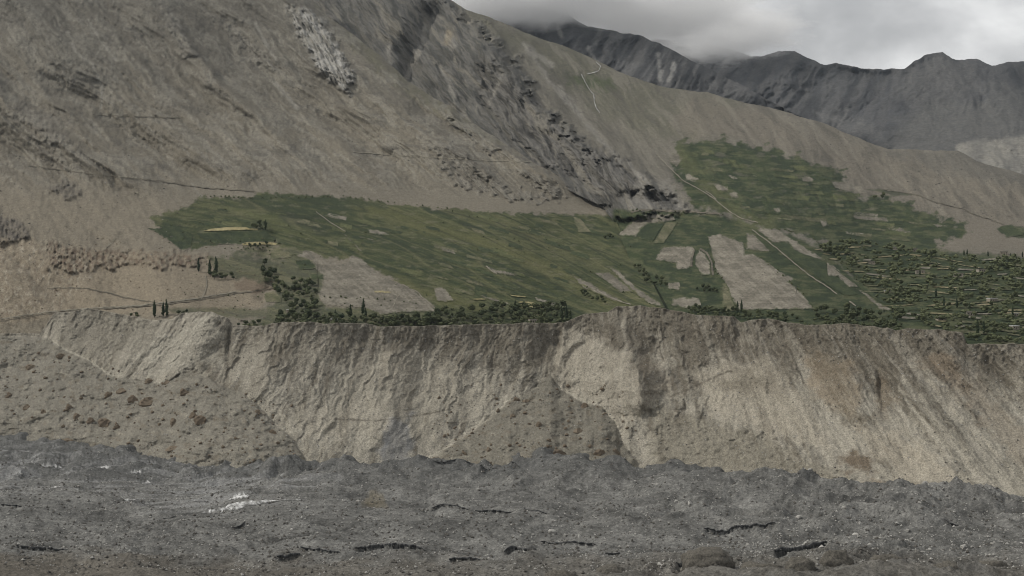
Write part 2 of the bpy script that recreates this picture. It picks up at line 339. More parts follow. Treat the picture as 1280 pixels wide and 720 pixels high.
# ground colour, with the cloud shadow on the right fields put in
C = np.zeros(SD.P.shape) + np.array((.148, .137, .112))
C *= (1 + .16 * fbm(sl / 40, V / 90, 4, 111))[..., None]
C = blend(C, .55 * mask(SD, [(560, -10), (640, 30), (700, 54), (820, 106), (930, 128), (880, 165), (830, 180), (760, 150), (690, 100), (620, 50)], 14, 14, 3, 40), (.105, .104, .072))
C = blend(C, .85 * mask(SD, [(705, 95), (725, 92), (760, 100), (770, 112), (740, 112), (712, 104)], 5, 5, 4), (.062, .075, .038))
C = blend(C, .9 * D_rock, (.066, .066, .061))
C = blend(C, .95 * D_ridge, (.064, .061, .056))
stre = ridged(rw / 13, V / 46, 4, 112, .65)
C = blend(C, np.maximum(D_rock * .8, D_ridge) * .75 * sstep(.55, 1.3, stre), (.165, .157, .142))
C = blend(C, np.maximum(D_rock, D_ridge) * .6 * sstep(.2, .8, fbm(rw / 6, V / 26, 4, 117, .65)), (.048, .046, .042))
for i, (l, w) in enumerate([([(532, 35), (528, 55), (514, 80), (508, 98)], 3.2), ([(542, 0), (543, 22)], 2.5), ([(550, 83), (566, 115), (568, 130)], 2.6), ([(560, 48), (566, 58)], 4), ([(486, 60), (488, 78)], 3), ([(625, 75), (627, 95), (612, 130)], 1.6), ([(655, 55), (690, 105), (710, 128)], 3), ([(700, 110), (730, 150), (775, 200), (835, 245), (880, 295)], 3.5), ([(660, 60), (690, 82)], 3.5)]):
    C = blend(C, lmask(SD, l, w, 2.2, 2.2, 40 + i) * .72, (.25, .235, .205))
C = blend(C, .55 * mask(SD, [(778, 245), (800, 225), (835, 222), (845, 240), (860, 264), (825, 262), (790, 264)], 2, 4, 8, 9) * (.6 + .5 * np.clip(stre, 0, 1)), (.215, .203, .178))
C = blend(C, .85 * mask(SD, [(826, 236), (842, 250), (856, 264), (836, 263), (822, 250)], 2, 2.5, 9), (.085, .082, .076))
C = blend(C, .5 * lmask(SD, [(562, 42), (560, 52)], 4, 3, 2, 60), (.30, .25, .17))
# brown hillside on the right
C = blend(C, .75 * mask(SD, [(860, 118), (980, 142), (1110, 190), (1200, 192), (1290, 225), (1800, 300), (1800, 318), (1180, 318), (1100, 250), (1000, 200), (900, 172), (840, 160)], 12, 10, 10, 40), (.165, .147, .118))
gl_ = fbm((sl + 10 * fbm(U / 50, V / 50, 3, 114)) / 16, V / 60, 5, 115, .65) * (1 - flat)
C = blend(C, .6 * sstep(.1, .8, gl_), (.20, .184, .15)); C = blend(C, .6 * sstep(.1, .8, -gl_), (.10, .093, .077))
C = blend(C, .45 * sstep(.5, .9, fbm(U / 9, V / 6, 4, 116, .65)) * (1 - flat), (.085, .08, .07))
C = blend(C, .6 * mask(SD, [(1105, 190), (1200, 190), (1260, 212), (1300, 232), (1240, 230), (1180, 215)], 6, 6, 11), (.11, .105, .092))
# green slopes
G1 = (.044, .057, .028); G2 = (.072, .082, .038); G3 = (.034, .046, .025)
gmask = np.maximum.reduce([
    mask(SD, [(838, 180), (870, 177), (905, 174), (930, 180), (960, 186), (1000, 197), (1045, 212), (1062, 222), (1045, 228), (1035, 225), (1080, 246), (1135, 252), (1150, 266), (1190, 272), (1212, 290), (1196, 302), (1170, 300), (1180, 318), (1130, 322), (1040, 312), (1000, 290), (960, 286), (905, 268), (870, 262), (852, 240), (842, 205)], 3, 8, 20, 16),
    mask(SD, [(768, 262), (790, 264), (860, 264), (905, 270), (950, 284), (1005, 300), (1040, 320), (1072, 355), (1105, 378), (1140, 392), (1110, 420), (840, 410), (828, 380), (790, 330), (760, 295)], 2, 2, 21),
    mask(SD, [(1020, 305), (1090, 302), (1180, 315), (1290, 322), (1800, 330), (1800, 470), (1100, 440), (1100, 395), (1060, 340)], 3, 3, 22),
    mask(SD, [(1246, 286), (1262, 281), (1300, 286), (1300, 297), (1258, 297)], 1.5, 1.5, 23) * .9,
    mask(SD, [(1085, 237), (1110, 237), (1140, 243), (1120, 245)], 1.5, 1, 24) * .7])
gn = fbm(U / 30, V / 9, 5, 121, .6); terr = fbm(U / 20, (V - .06 * U) / 3.4, 2, 122, .6); terr2 = fbm(U / 16, (V - .06 * U) / 3.6, 2, 125, .6)
gc = np.zeros(C.shape) + np.array(G1)  # greens darker than on the left fan: cloud shadow put into the colour
gc = blend(gc, sstep(-.1, .6, gn + .9 * terr) * .85, (.080, .086, .046)); gc = blend(gc, sstep(.05, .6, -gn + .9 * terr2) * .85, (.030, .041, .023))
gc = blend(gc, .55 * lmask(SD, [(845, 190), (880, 225), (905, 255), (930, 275), (960, 282)], 9, 7, 4, 25), (.10, .105, .05))
gc = blend(gc, .45 * sstep(.35, .75, fbm(U / 26, V / 6, 4, 123)) * (1 - flat), (.15, .135, .105))
C = C + (gc - C) * gmask[..., None]
C *= (1 + .10 * fbm(U / 2.5, V / 2.5, 3, 124))[..., None]
second_mountain = SD.build('mountain', M_ter, C)

# ------------------------------------------------------------------ left mountain, hillside and the green fan
dC = tps([(-520, 428, yc(-520) + 14), (-300, 425, yc(-300) + 14), (0, 427, yc(0) + 14), (200, 411, yc(200) + 14), (400, 415, yc(400) + 12), (640, 416, yc(640) + 12), (830, 397, yc(830) + 12),
    (0, 390, 1560), (150, 385, 1530), (0, 330, 1650), (200, 325, 1650), (330, 350, 1600), (300, 385, 1500), (250, 245, 2050), (500, 255, 2080), (700, 267, 2110), (500, 330, 1640), (640, 330, 1650), (350, 290, 1800),
    (0, 250, 1930), (0, 150, 2250), (0, 0, 2700), (200, 150, 2450), (200, 0, 2900), (400, 150, 2560), (400, 5, 3050), (500, 95, 2780), (600, 160, 2560), (700, 225, 2290), (753, 250, 2200), (800, 335, 1680), (815, 352, 1580), (770, 280, 2000), (-300, 0, 2600), (-300, 200, 2000), (-520, 200, 1950), (-520, -250, 3100), (0, -250, 3300), (300, -150, 3400), (400, 200, 2350), (600, 220, 2310), (500, 180, 2440), (-520, 350, 1650)])
SC = Sheet(cols(-520, 852, 1.2), rough_curve(TC, 1.2, 28, 71), lambda u: crest(u) + 11, 335)
SC.set_depth(np.maximum(dC(SC.U, SC.V), ycrest(SC.U) + 12 + .9 * np.maximum(crest(SC.U) + 11 - SC.V, 0)))
U, V = SC.U, SC.V
sl = U - 1.15 * (V - 130)                        # fall line on the mountain side leans to the right
mt = 1 - sstep(205, 258, V)     # 1 on the mountain
left = (1 - sstep(150, 300, U)) * sstep(180, 260, V)
crag = mask(SC, [(361, 12), (378, 10), (402, 24), (440, 92), (436, 114), (416, 104), (396, 78), (372, 40)], 5, 6, 1)
crag2 = np.maximum.reduce([mask(SC, [(536, 175), (560, 180), (640, 240), (690, 248), (640, 250), (575, 235)], 5, 8, 2), mask(SC, [(646, 212), (672, 218), (708, 246), (690, 248)], 4, 5, 3), mask(SC, [(556, 132), (600, 165), (640, 190), (610, 190), (565, 160)], 4, 6, 4),
    mask(SC, [(200, -10), (215, 0), (245, 70), (232, 72), (212, 40)], 5, 6, 5), mask(SC, [(285, 30), (320, 60), (350, 90), (330, 85), (300, 60)], 5, 6, 6)])
dkrock = np.maximum.reduce([mask(SC, [(-200, 265), (0, 268), (14, 274), (38, 282), (36, 296), (10, 306), (-200, 300)], 3, 4, 7), .8 * mask(SC, [(62, 236), (82, 226), (100, 240), (84, 250)], 4, 5, 8), .55 * mask(SC, [(15, 120), (60, 145), (100, 185), (60, 180), (20, 140)], 8, 10, 9)])
scarp = mask(SC, [(60, 305), (110, 312), (250, 318), (262, 326), (240, 334), (150, 332), (100, 340), (60, 335)], 4, 6, 10)
sw = sl + 12 * fbm(U / 110, V / 80, 3, 130)
h = mt * (25 * ridged(sw / 170, V / 500, 2, 131) + 11 * fbm(sw / 70, V / 170, 3, 132, .55) + 3.4 * ridged(sw / 30, V / 90, 4, 133, .55) + .9 * fbm(U / 6, V / 6, 3, 134, .65))
h += crag * (4.5 * ridged((U - .5 * V) / 7, V / 28, 4, 135, .6) + 4) + crag2 * (1.8 * ridged((U - .9 * V) / 8, V / 26, 4, 136, .65) + 1) + dkrock * (2 + 2.2 * ridged(U / 7, V / 7, 4, 137, .6))
h += left * (6 * fbm((U - .8 * V) / 50, V / 70, 4, 138) + .9 * fbm(U / 9, V / 9, 4, 139, .6))
h += scarp * (1.8 * ridged(U / 9, V / 8, 4, 140, .65) + 1)
fan = sstep(250, 268, V) * sstep(170, 320, U)
fl = V - (.2 * (U - 200) + .00027 * (U - 200) ** 2)
h += fan * (3.8 * fbm(fl / 30, U / 260, 4, 141, .55) + .8 * ridged((V - .15 * U) / 7, U / 34, 3, 142, .6)) * sstep(0, 40, 402 - V)
h += 14 * np.exp(-(line_d(U, V, [(20, 60), (120, 130), (230, 180), (300, 215)]) / 22) ** 2) * mt + 16 * np.exp(-(line_d(U, V, [(180, 20), (270, 90), (400, 180), (500, 240)]) / 26) ** 2) * mt
h -= 8 * np.exp(-(line_d(U, V, [(330, 372), (350, 345), (330, 320), (345, 295)]) / 10) ** 2)
SC.relief(h * sstep(0, .05, 1 - SC.t + .004), 3.0)
C = np.zeros(SC.P.shape) + np.array((.172, .155, .122))
C = blend(C, 1 - sstep(20, 190, V), (.142, .131, .108))
C = blend(C, .8 * left, (.190, .167, .128))
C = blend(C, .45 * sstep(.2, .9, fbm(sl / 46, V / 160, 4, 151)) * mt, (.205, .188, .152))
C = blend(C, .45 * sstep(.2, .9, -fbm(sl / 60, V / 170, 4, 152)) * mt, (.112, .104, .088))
C = blend(C, .5 * mask(SC, [(400, 5), (500, 90), (600, 160), (640, 185), (560, 150), (470, 85)], 10, 10, 11), (.115, .112, .07))
st = ridged((U - .5 * V) / 8, V / 40, 4, 153, .65)
C = blend(C, .85 * crag, (.12, .117, .108)); C = blend(C, crag * sstep(.3, 1.1, st), (.33, .32, .295))
st2 = ridged((U - .95 * V) / 9, V / 26, 4, 154, .65)
C = blend(C, crag2 * (.35 + .55 * sstep(.1, .8, -st2)), (.085, .08, .072)); C = blend(C, crag2 * .5 * sstep(.8, 1.4, st2), (.25, .235, .2))
C = blend(C, .7 * dkrock * (.5 + .5 * sstep(-.2, .3, fbm(U / 5, V / 5, 3, 155))), (.088, .08, .074))
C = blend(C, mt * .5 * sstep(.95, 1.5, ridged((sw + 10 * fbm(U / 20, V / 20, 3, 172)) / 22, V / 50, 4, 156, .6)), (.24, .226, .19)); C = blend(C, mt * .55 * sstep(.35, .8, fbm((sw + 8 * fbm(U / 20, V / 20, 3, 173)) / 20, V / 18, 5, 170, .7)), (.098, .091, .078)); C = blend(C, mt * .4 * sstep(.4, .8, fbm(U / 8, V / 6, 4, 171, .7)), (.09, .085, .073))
for i, (l, w) in enumerate([([(345, 105), (360, 122), (372, 136)], 2.5), ([(110, 25), (125, 50), (145, 75)], 1.4), ([(85, 40), (95, 65), (115, 80), (128, 110), (126, 135)], 1.1), ([(320, 30), (335, 60), (345, 75)], 1.6), ([(240, 230), (255, 250)], 1)]):
    C = blend(C, lmask(SC, l, w, 1.4, 1.8, 70 + i) * .7, (.27, .255, .22))
# raw orange scarp, broken ground, pale cracks
C = blend(C, .75 * mask(SC, [(-300, 300), (20, 300), (100, 312), (250, 320), (330, 350), (338, 368), (325, 385), (200, 392), (60, 400), (-300, 415)], 5, 6, 12, 25), (.222, .188, .138))
C = blend(C, .7 * scarp * sstep(-.3, .4, fbm(U / 6, V / 6, 4, 157)), (.118, .085, .062))
pc = mask(SC, [(-300, 310), (20, 300), (60, 300), (120, 320), (110, 360), (60, 395), (-300, 420)], 8, 10, 13, 25)
C = blend(C, pc * .6 * sstep(.1, .8, fbm(U / 5, V / 7, 4, 158, .65)), (.34, .31, .25)); C = blend(C, pc * .5 * sstep(.2, .8, -fbm(U / 6, V / 6, 4, 159, .65)), (.12, .09, .066))
C = blend(C, .6 * mask(SC, [(290, 352), (310, 347), (335, 355), (342, 362), (320, 367), (295, 362)], 2, 3, 14), (.13, .097, .07))
# the green fan
gm = np.maximum.reduce([
    mask(SC, [(183, 272), (196, 268), (222, 262), (240, 254), (250, 246), (318, 248), (324, 240), (350, 242), (430, 246), (470, 252), (560, 262), (640, 266), (700, 268), (750, 270), (772, 266), (860, 330), (850, 420), (700, 412), (640, 405), (560, 395), (545, 385), (548, 388), (500, 354), (458, 332), (440, 320), (425, 325), (400, 318), (375, 312), (345, 312), (330, 300), (310, 305), (270, 305), (240, 312), (215, 295)], 1.6, 3.6, 15, 12),
    .75 * mask(SC, [(262, 322), (285, 320), (320, 300), (370, 305), (395, 330), (405, 350), (400, 375), (420, 395), (395, 410), (300, 410), (330, 395), (345, 375), (340, 355), (310, 348), (270, 346)], 3, 4, 16),
    .6 * mask(SC, [(208, 387), (260, 384), (330, 386), (340, 398), (230, 396)], 2, 2, 17),
    .85 * mask(SC, [(400, 385), (545, 385), (600, 385), (840, 388), (850, 430), (400, 430)], 3, 2, 18)])
gn = .7 * fbm(fl / 7, U / 120, 4, 161, .6) + .6 * fbm(fl / 26, U / 150, 3, 167); terr = fbm(U / 20, (V - .12 * U) / 3.4, 2, 162, .6); terr2 = fbm(U / 16, (V - .16 * U) / 3.6, 2, 166, .6)
gc = np.zeros(C.shape) + np.array((.052, .062, .029))
gc = blend(gc, sstep(-.1, .6, gn + .7 * terr) * .9, (.092, .096, .048)); gc = blend(gc, sstep(.05, .6, -gn + .8 * terr2) * .85, (.034, .045, .024))
for i, (l, w, c, a) in enumerate([([(440, 252), (560, 290), (640, 315), (720, 352), (790, 388)], 9, (.105, .105, .045), .6), ([(430, 330), (520, 362), (600, 385)], 7, (.105, .105, .045), .6), ([(300, 262), (340, 275), (400, 300)], 6, (.085, .092, .04), .5), ([(560, 262), (680, 300), (760, 340), (800, 372)], 6, (.10, .10, .05), .5), ([(330, 245), (480, 256)], 4, (.04, .052, .027), .7), ([(350, 268), (400, 290)], 5, (.05, .055, .035), .7)]):
    gc = blend(gc, lmask(SC, l, w, w * .8, 4, 80 + i, 30) * a, c)
gc = blend(gc, .4 * sstep(.45, .8, fbm(U / 22, V / 5, 4, 163)), (.15, .14, .095))
gc = blend(gc, .6 * sstep(.93, .985, 1 - np.abs(perlin(fl / 17, U / 200, 168))), (.030, .037, .022)); gc = blend(gc, .5 * sstep(.94, .99, 1 - np.abs(perlin((fl + 8) / 21, U / 150, 169))), (.125, .12, .065))
C = C + (gc - C) * gm[..., None]
C = blend(C, .7 * mask(SC, [(290, 305), (335, 296), (360, 308), (350, 330), (300, 322)], 4, 4, 19) * sstep(-.2, .3, fbm(U / 9, V / 4, 3, 164)), (.15, .135, .10))
C *= (1 + .11 * fbm(U / 2.4, V / 2.4, 3, 165))[..., None]
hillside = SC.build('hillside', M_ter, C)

# ------------------------------------------------------------------ the moraine wall
SW = Sheet(cols(-520, 1800, 1.2), crest, lambda u: marg(u) + 14, 215)
U, V = SW.U, SW.V
_k = np.arange(-600, 1900, 2.0); _w = np.hanning(41); _c = np.convolve(np.pad(curve(CREST)(_k), 20, mode='edge'), _w / _w.sum(), 'valid'); crest_s = lambda u: np.interp(u, _k, _c)
Mg, Cr = marg_s(U), crest_s(U); s_ = (Mg - V) / (Mg - Cr)
g = np.where(s_ > 0, 1 - (1 - np.clip(s_, 0, 1)) ** 1.25, 1.25 * s_)
Y = ybase(U) + RUN * g
slant = lambda u: np.interp(u, [-520, 120, 260, 420, 700, 820, 950, 1100, 1280, 1800], [-.3, -.4, -.7, -.3, -.15, .1, .5, .8, .95, 1.0])
f_ = U.copy()
for _ in range(8): f_ = U - slant(f_) * (V - 400)          # crest point that each spot of the face drains from
def rib(*k):
    """buttress whose crest line wanders down the wall: rows of (v, u, width left, width right, reach)"""
    k = np.array(k, float); ip = lambda c: np.interp(V, k[:, 0], k[:, c])
    c = ip(1) + 3.0 * fbm(V / 34, V * 0 + k[0, 1], 2, 7); wob = 1 + .2 * fbm(U / 30, V / 30, 2, 8)
    d = U - c; w = np.where(d < 0, ip(2), ip(3)) * wob; p = np.clip(1 - np.abs(d) / w, 0, 1)
    return ip(4) * (p * (.5 + .5 * sstep(0, 1, p)) if k[:, 4].max() > 25 else sstep(0, 1, p))
off = rib((388, 770, 50, 30, 0), (412, 776, 70, 40, 9), (440, 788, 95, 30, 18), (462, 796, 100, 40, 28), (488, 801, 96, 38, 31), (506, 803, 90, 22, 24), (520, 796, 80, 40, 11), (540, 786, 70, 60, 5), (575, 780, 60, 60, 6))
off += rib((424, 500, 20, 20, 0), (440, 500, 26, 24, 7), (470, 494, 50, 40, 10), (540, 480, 60, 60, 8), (585, 480, 60, 60, 0))
off += rib((384, 262, 20, 16, 0), (396, 264, 26, 16, 7), (430, 245, 40, 30, 11), (470, 215, 30, 30, 3))
off += rib((400, 210, 14, 14, 0), (420, 200, 24, 20, 6), (462, 180, 30, 24, 4)) + rib((404, 350, 18, 18, 0), (430, 335, 30, 40, 6), (480, 320, 30, 40, 7), (520, 350, 40, 40, 0))
off += rib((398, 930, 30, 30, 0), (430, 945, 30, 40, 6), (500, 990, 40, 50, 8), (600, 1040, 40, 50, 2)) + rib((405, 1010, 26, 30, 0), (440, 1030, 28, 30, 6), (520, 1080, 36, 40, 8), (615, 1150, 40, 40, 2))
off += rib((408, 1090, 26, 24, 0), (450, 1115, 30, 22, 8), (540, 1190, 40, 30, 9), (625, 1260, 40, 40, 2)) + rib((412, 1168, 20, 30, 0), (450, 1195, 26, 40, 9), (540, 1290, 40, 50, 9), (600, 1340, 40, 50, 2)) + rib((430, 1250, 30, 30, 0), (470, 1290, 40, 40, 8), (600, 1420, 40, 40, 4))
off += rib((400, 640, 40, 30, 0), (440, 640, 46, 30, 5), (480, 640, 40, 40, 0)) + rib((384, 880, 30, 30, 0), (420, 885, 36, 30, 5), (470, 900, 30, 30, 0))
off -= rib((402, 287, 4, 4, 1), (430, 286, 5, 5, 5), (470, 284, 5, 5, 0)) + rib((455, 1096, 4, 5, 0), (475, 1099, 5, 7, 6), (515, 1104, 4, 6, 0)) + rib((402, 700, 40, 6, 4), (440, 696, 40, 8, 9), (470, 690, 30, 6, 2)) + rib((398, 924, 12, 8, 3), (425, 926, 12, 8, 4), (450, 930, 8, 8, 0))
wk = 1 - .6 * sstep(820, 980, U); fw = f_ + wk * (10 * fbm(U / 46, V / 34, 4, 205) + 2.2 * fbm(U / 9, V / 9, 3, 206)); fc = f_ + wk * 6 * fbm(U / 50, V / 50, 3, 212)
rill = lambda w, l, sd: 1 - np.abs(2 * perlin(fw / w, V / l, sd)) ** .8           # sharp crests, rounded rills
off += (4.5 * fbm(fw / 58, V / 110, 3, 201) + 2.4 * rill(28, 80, 202) * sstep(-.4, .4, fbm(U / 60, V / 40, 2, 211)) + 1.7 * rill(12, 60, 203) * sstep(.05, .3, s_) + .95 * rill(5.4, 34, 204) * sstep(.05, .3, s_) + (.22 + .3 * sstep(.35, .7, s_)) * fbm(U / 3.4, V / 3.6, 3, 207, .7)) * sstep(-.15, .15, s_)
off += 1.6 * fbm(U / 50, V / 40, 3, 208)
# overhanging top band, little alcoves
off += 1.3 * sstep(.72, .95, s_) * ridged(U / 15, V / 22, 4, 214, .6)
# slumped mounds in front of the wall: (skyline of the mound, extra reach per row)
def mound(line, k, cap, u0, u1):
    Lc = curve(line)(U) + 2.2 * fbm(U / 14, U * 0 + 9, 4, 210 + len(line))
    m = sstep(u0, u0 + 12, U) * (1 - sstep(u1 - 12, u1, U)); d = np.clip(V - Lc, 0, None); return m * np.minimum(k * d + 4.5 * sstep(0, 4, d), cap), m * sstep(0, 3, d)
m1, mm1 = mound([(-520, 425), (0, 419), (30, 419), (58, 421), (80, 434), (110, 448), (140, 468), (170, 474), (205, 479), (222, 466), (240, 464), (262, 472), (282, 482), (305, 491), (330, 512), (345, 532), (365, 545), (385, 580)], .42, 46, -530, 390)
m2, mm2 = mound([(530, 580), (555, 562), (590, 538), (625, 510), (650, 494), (680, 472), (688, 468), (700, 486), (730, 503), (752, 506), (770, 528), (775, 548), (800, 580)], .45, 40, 532, 800)
hm = 5.5 * fbm(U / 36, V / 22, 4, 220) + 1.8 * fbm(U / 13, V / 10, 4, 221, .6)
off = off * (1 - .75 * np.maximum(mm1, mm2)) + m1 + m2 + hm * np.maximum(mm1, .8 * mm2)
m3 = mask(SW, [(818, 510), (860, 520), (930, 535), (1000, 560), (1060, 590), (1120, 640), (800, 640)], 14, 8, 3, 30)
off += m3 * (8 + 1.4 * fbm(U / 8, V / 6, 4, 223))
SW.set_depth(Y); SW.set_depth(SW.Y - off)
W_l, W_m, W_b = (.345, .316, .258), (.225, .202, .158), (.108, .094, .072)
C = np.zeros(SW.P.shape) + np.array((.206, .190, .156))
tb = sstep(.45, .82, s_ + .2 * fbm(U / 34, V / 26, 4, 230, .6)) * np.interp(U, [0, 350, 450, 900, 1280], [.4, .55, .85, 1, 1])
C = blend(C, tb, W_b)
run1 = .9 * fbm(fc / 9, V / 200, 4, 231, .65) + .8 * fbm(fc / 34, V / 170, 3, 235) + .15 * fbm(U / 9, V / 9, 3, 236); run2 = fbm(fw / 30, V / 110, 4, 232)
C = blend(C, .85 * sstep(.05, .6, run1) * (1 - .6 * tb), W_l); C = blend(C, .75 * sstep(.1, .6, -run1 + .3 * run2), (.132, .115, .088))
C = blend(C, .55 * sstep(.5, 1.2, ridged((f_ + 6 * fbm(U / 20, V / 16, 3, 233)) / 8, V / 50, 3, 234)) * (1 - .7 * tb), (.36, .33, .265))
for i, (p, c, a) in enumerate([
    ([(690, 440), (712, 415), (735, 418), (780, 440), (796, 470), (798, 520), (772, 552), (760, 520), (730, 500), (700, 485)], (.35, .318, .255), .75),  # buttress face turned to the sun, its brightness painted in
    ([(440, 450), (470, 440), (500, 432), (540, 445), (600, 470), (620, 500), (560, 530), (520, 560), (440, 550), (360, 540), (370, 515), (420, 500)], (.33, .30, .24), .55),
    ([(170, 445), (205, 405), (215, 420), (255, 395), (270, 392), (275, 450), (240, 462), (190, 470)], (.36, .335, .275), .6),
    ([(280, 470), (300, 440), (330, 415), (340, 470), (350, 515), (320, 500)], (.32, .295, .24), .6),
    ([(860, 470), (900, 455), (960, 450), (1000, 490), (1040, 560), (960, 540), (900, 520)], (.345, .31, .245), .6),
    ([(1060, 530), (1120, 540), (1170, 570), (1215, 612), (1130, 605), (1090, 560)], (.37, .33, .26), .8),
    ([(1000, 440), (1060, 450), (1080, 500), (1060, 520), (1020, 500)], (.22, .175, .12), .6),
    ([(1098, 462), (1120, 500), (1100, 520), (1092, 490)], (.15, .118, .08), .7),
    ([(1140, 450), (1180, 470), (1280, 590), (1300, 560), (1230, 480), (1180, 440)], (.20, .155, .108), .6),
    ([(1190, 440), (1290, 520), (1290, 620), (1240, 560)], (.28, .262, .218), .5),
    ([(797, 438), (822, 450), (838, 468), (836, 488), (818, 506), (803, 512), (799, 480)], (.19, .155, .112), .35),  # shaded right face of the buttress, darkened in the colour
    ([(470, 580), (478, 545), (492, 524), (512, 520), (516, 545), (512, 580)], (.215, .215, .212), .8),
    ([(815, 512), (870, 520), (930, 540), (1000, 570), (1060, 600), (1060, 640), (815, 620)], (.185, .167, .128), .65),
    ([(1050, 570), (1088, 566), (1092, 586), (1060, 590)], (.13, .098, .066), .8),
    ([(1080, 604), (1150, 606), (1240, 615), (1240, 626), (1080, 622)], (.19, .145, .10), .75),
    ([(905, 475), (930, 462), (960, 478), (940, 490), (905, 490)], (.16, .14, .105), .6),
    ([(1055, 520), (1090, 516), (1110, 524), (1075, 534)], (.145, .12, .085), .6),
    ([(360, 530), (400, 542), (470, 545), (470, 556), (400, 552), (362, 540)], (.38, .35, .285), .7),
    ([(60, 395), (110, 388), (200, 404), (180, 440), (120, 445), (80, 430)], (.245, .225, .182), .7)]):
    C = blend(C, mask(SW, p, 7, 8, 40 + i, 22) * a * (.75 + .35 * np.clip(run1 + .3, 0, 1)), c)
C = blend(C, mm1 * .85, (.188, .174, .142)); C = blend(C, mm2 * .9, (.165, .152, .122))
C = blend(C, np.maximum(mm1, mm2) * .5 * sstep(.25, .8, fbm(U / 12, V / 8, 4, 240)), (.155, .128, .092))
C = blend(C, np.maximum(mm1, mm2) * .4 * sstep(.3, .8, fbm(U / 16, V / 8, 4, 241)), (.30, .275, .22))
edge = np.exp(-(np.minimum(np.abs(V - curve([(58, 421), (80, 436), (110, 450), (140, 470)])(U)) + 9 * (U > 142) + 9 * (U < 56), 99) / 1.6) ** 2)
C = blend(C, .7 * edge, (.40, .37, .30))
for i, l in enumerate([[(530, 575), (560, 558), (590, 534), (625, 508), (650, 490)], [(688, 466), (700, 484), (728, 501), (752, 506), (772, 530), (776, 552)]]):
    C = blend(C, lmask(SW, l, 1.2, 1.4, 1, 130 + i) * .6, (.40, .37, .30))
for i, l in enumerate([[(838, 496), (870, 482), (905, 466), (922, 460)], [(1097, 464), (1101, 490), (1102, 512)], [(286, 408), (286, 440), (283, 475)], [(420, 524), (470, 526), (520, 520), (560, 512)]]):
    C = blend(C, lmask(SW, l, .9, 1.2, 1.2, 140 + i) * .7, (.085, .072, .055))
C = C * np.array((.93, .94, .955)) * (1 + .17 * fbm(U / 2.3, V / 2.3, 3, 250, .7))[..., None]
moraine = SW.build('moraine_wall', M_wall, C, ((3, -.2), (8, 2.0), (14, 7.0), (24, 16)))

# ------------------------------------------------------------------ the debris covered glacier
SG = Sheet(cols(-520, 1800, 1.25), lambda u: marg(u) - 5, lambda u: u * 0 + 790, 235)
t = SG.t ** .62; SG.V = SG.bot[None] + (SG.top - SG.bot)[None] * (SG.t * .55 + .45 * t)
U, V = SG.U, SG.V
Yg = CZ * FPX / (V - 360); X = (U - 640) / FPX * Yg
wx = X + 12 * fbm(X / 60, Yg / 60, 3, 301); wy = Yg + 12 * fbm(X / 60, Yg / 60, 3, 302)
rough = np.clip(.30 + .35 * fbm(X / 140, Yg / 200, 3, 303) + .5 * sstep(622, 588, V - 14 * sstep(500, 700, U) - 20 * sstep(800, 1100, U)) + .22 * sstep(700, 1000, U), .18, 1.3)
Z = 5.5 * fbm(wx / 100, wy / 130, 3, 304) + rough * (6.2 * ridged(wx / 66, wy / 60, 3, 305, .45) - 2.5 + 2.6 * ridged(wx / 24, wy / 24, 2, 306, .5) + (.5 * fbm(X / 3.2, Yg / 5, 3, 307, .65) + .6 * ridged(wx / 7, wy / 9, 2, 312, .5)) * sstep(1150, 850, Yg))
Z += .8 * perlin((wy - .22 * wx) / 13, wx / 120, 308) + .35 * perlin((wy - .22 * wx) / 6, wx / 60, 309) + .16 * fbm(X / 2.2, Yg / 4, 3, 311)   # flow bands
dm = V - marg(U)
Z += 3.0 * np.exp(-((dm - 8) / 9) ** 2) * (.7 + 1.2 * fbm(U / 34, V / 14, 4, 310)) - 16 * sstep(6, -5, dm)
for (cu, cv, ru, rv, a) in [(690, 588, 90, 14, 5), (735, 598, 40, 12, 5), (860, 620, 70, 16, 5), (950, 622, 60, 14, 6), (1150, 640, 60, 14, 6), (1060, 690, 70, 12, 3), (60, 568, 90, 14, 2.5), (130, 575, 60, 12, 1), (370, 592, 40, 10, 5), (300, 660, 100, 16, -3), (620, 678, 60, 10, -3), (1010, 692, 60, 10, -4), (470, 610, 60, 12, 3)]:
    Z += 1.5 * a * np.exp(-((U - cu) / ru) ** 2 - ((V - cv) / rv) ** 2)
CLIFFS = [([(444, 685), (470, 683), (500, 684), (520, 686), (532, 691)], 3.4), ([(540, 637), (556, 634), (572, 636), (586, 640)], 2.0), ([(592, 641), (640, 645)], 1.3), ([(655, 642), (684, 646)], 1.2),
    ([(630, 679), (645, 675), (660, 678), (674, 685)], 3.6), ([(676, 667), (700, 672), (745, 676)], 1.6), ([(756, 690), (775, 688)], 1.6), ([(968, 696), (990, 690), (1012, 689), (1034, 688)], 5.0), ([(880, 660), (930, 658), (970, 660)], 2.2),
    ([(540, 592), (570, 586), (600, 588)], 1.8), ([(600, 598), (635, 593), (650, 597)], 1.8), ([(180, 644), (205, 642), (220, 646)], 1.2), ([(290, 658), (306, 652)], 1.4), ([(375, 687), (410, 691), (425, 694)], 1.6), ([(345, 700), (375, 697)], 2.2), 
    ([(845, 716), (865, 708), (880, 700)], 3.5), ([(0, 640), (26, 642)], 1.2), ([(1180, 660), (1200, 663)], 1.2), ([(700, 585), (730, 582), (760, 587)], 2), ([(560, 703), (600, 700), (640, 704)], 2.0), ([(20, 690), (60, 687), (90, 690)], 1.8)]
wet_shade = np.zeros(U.shape)
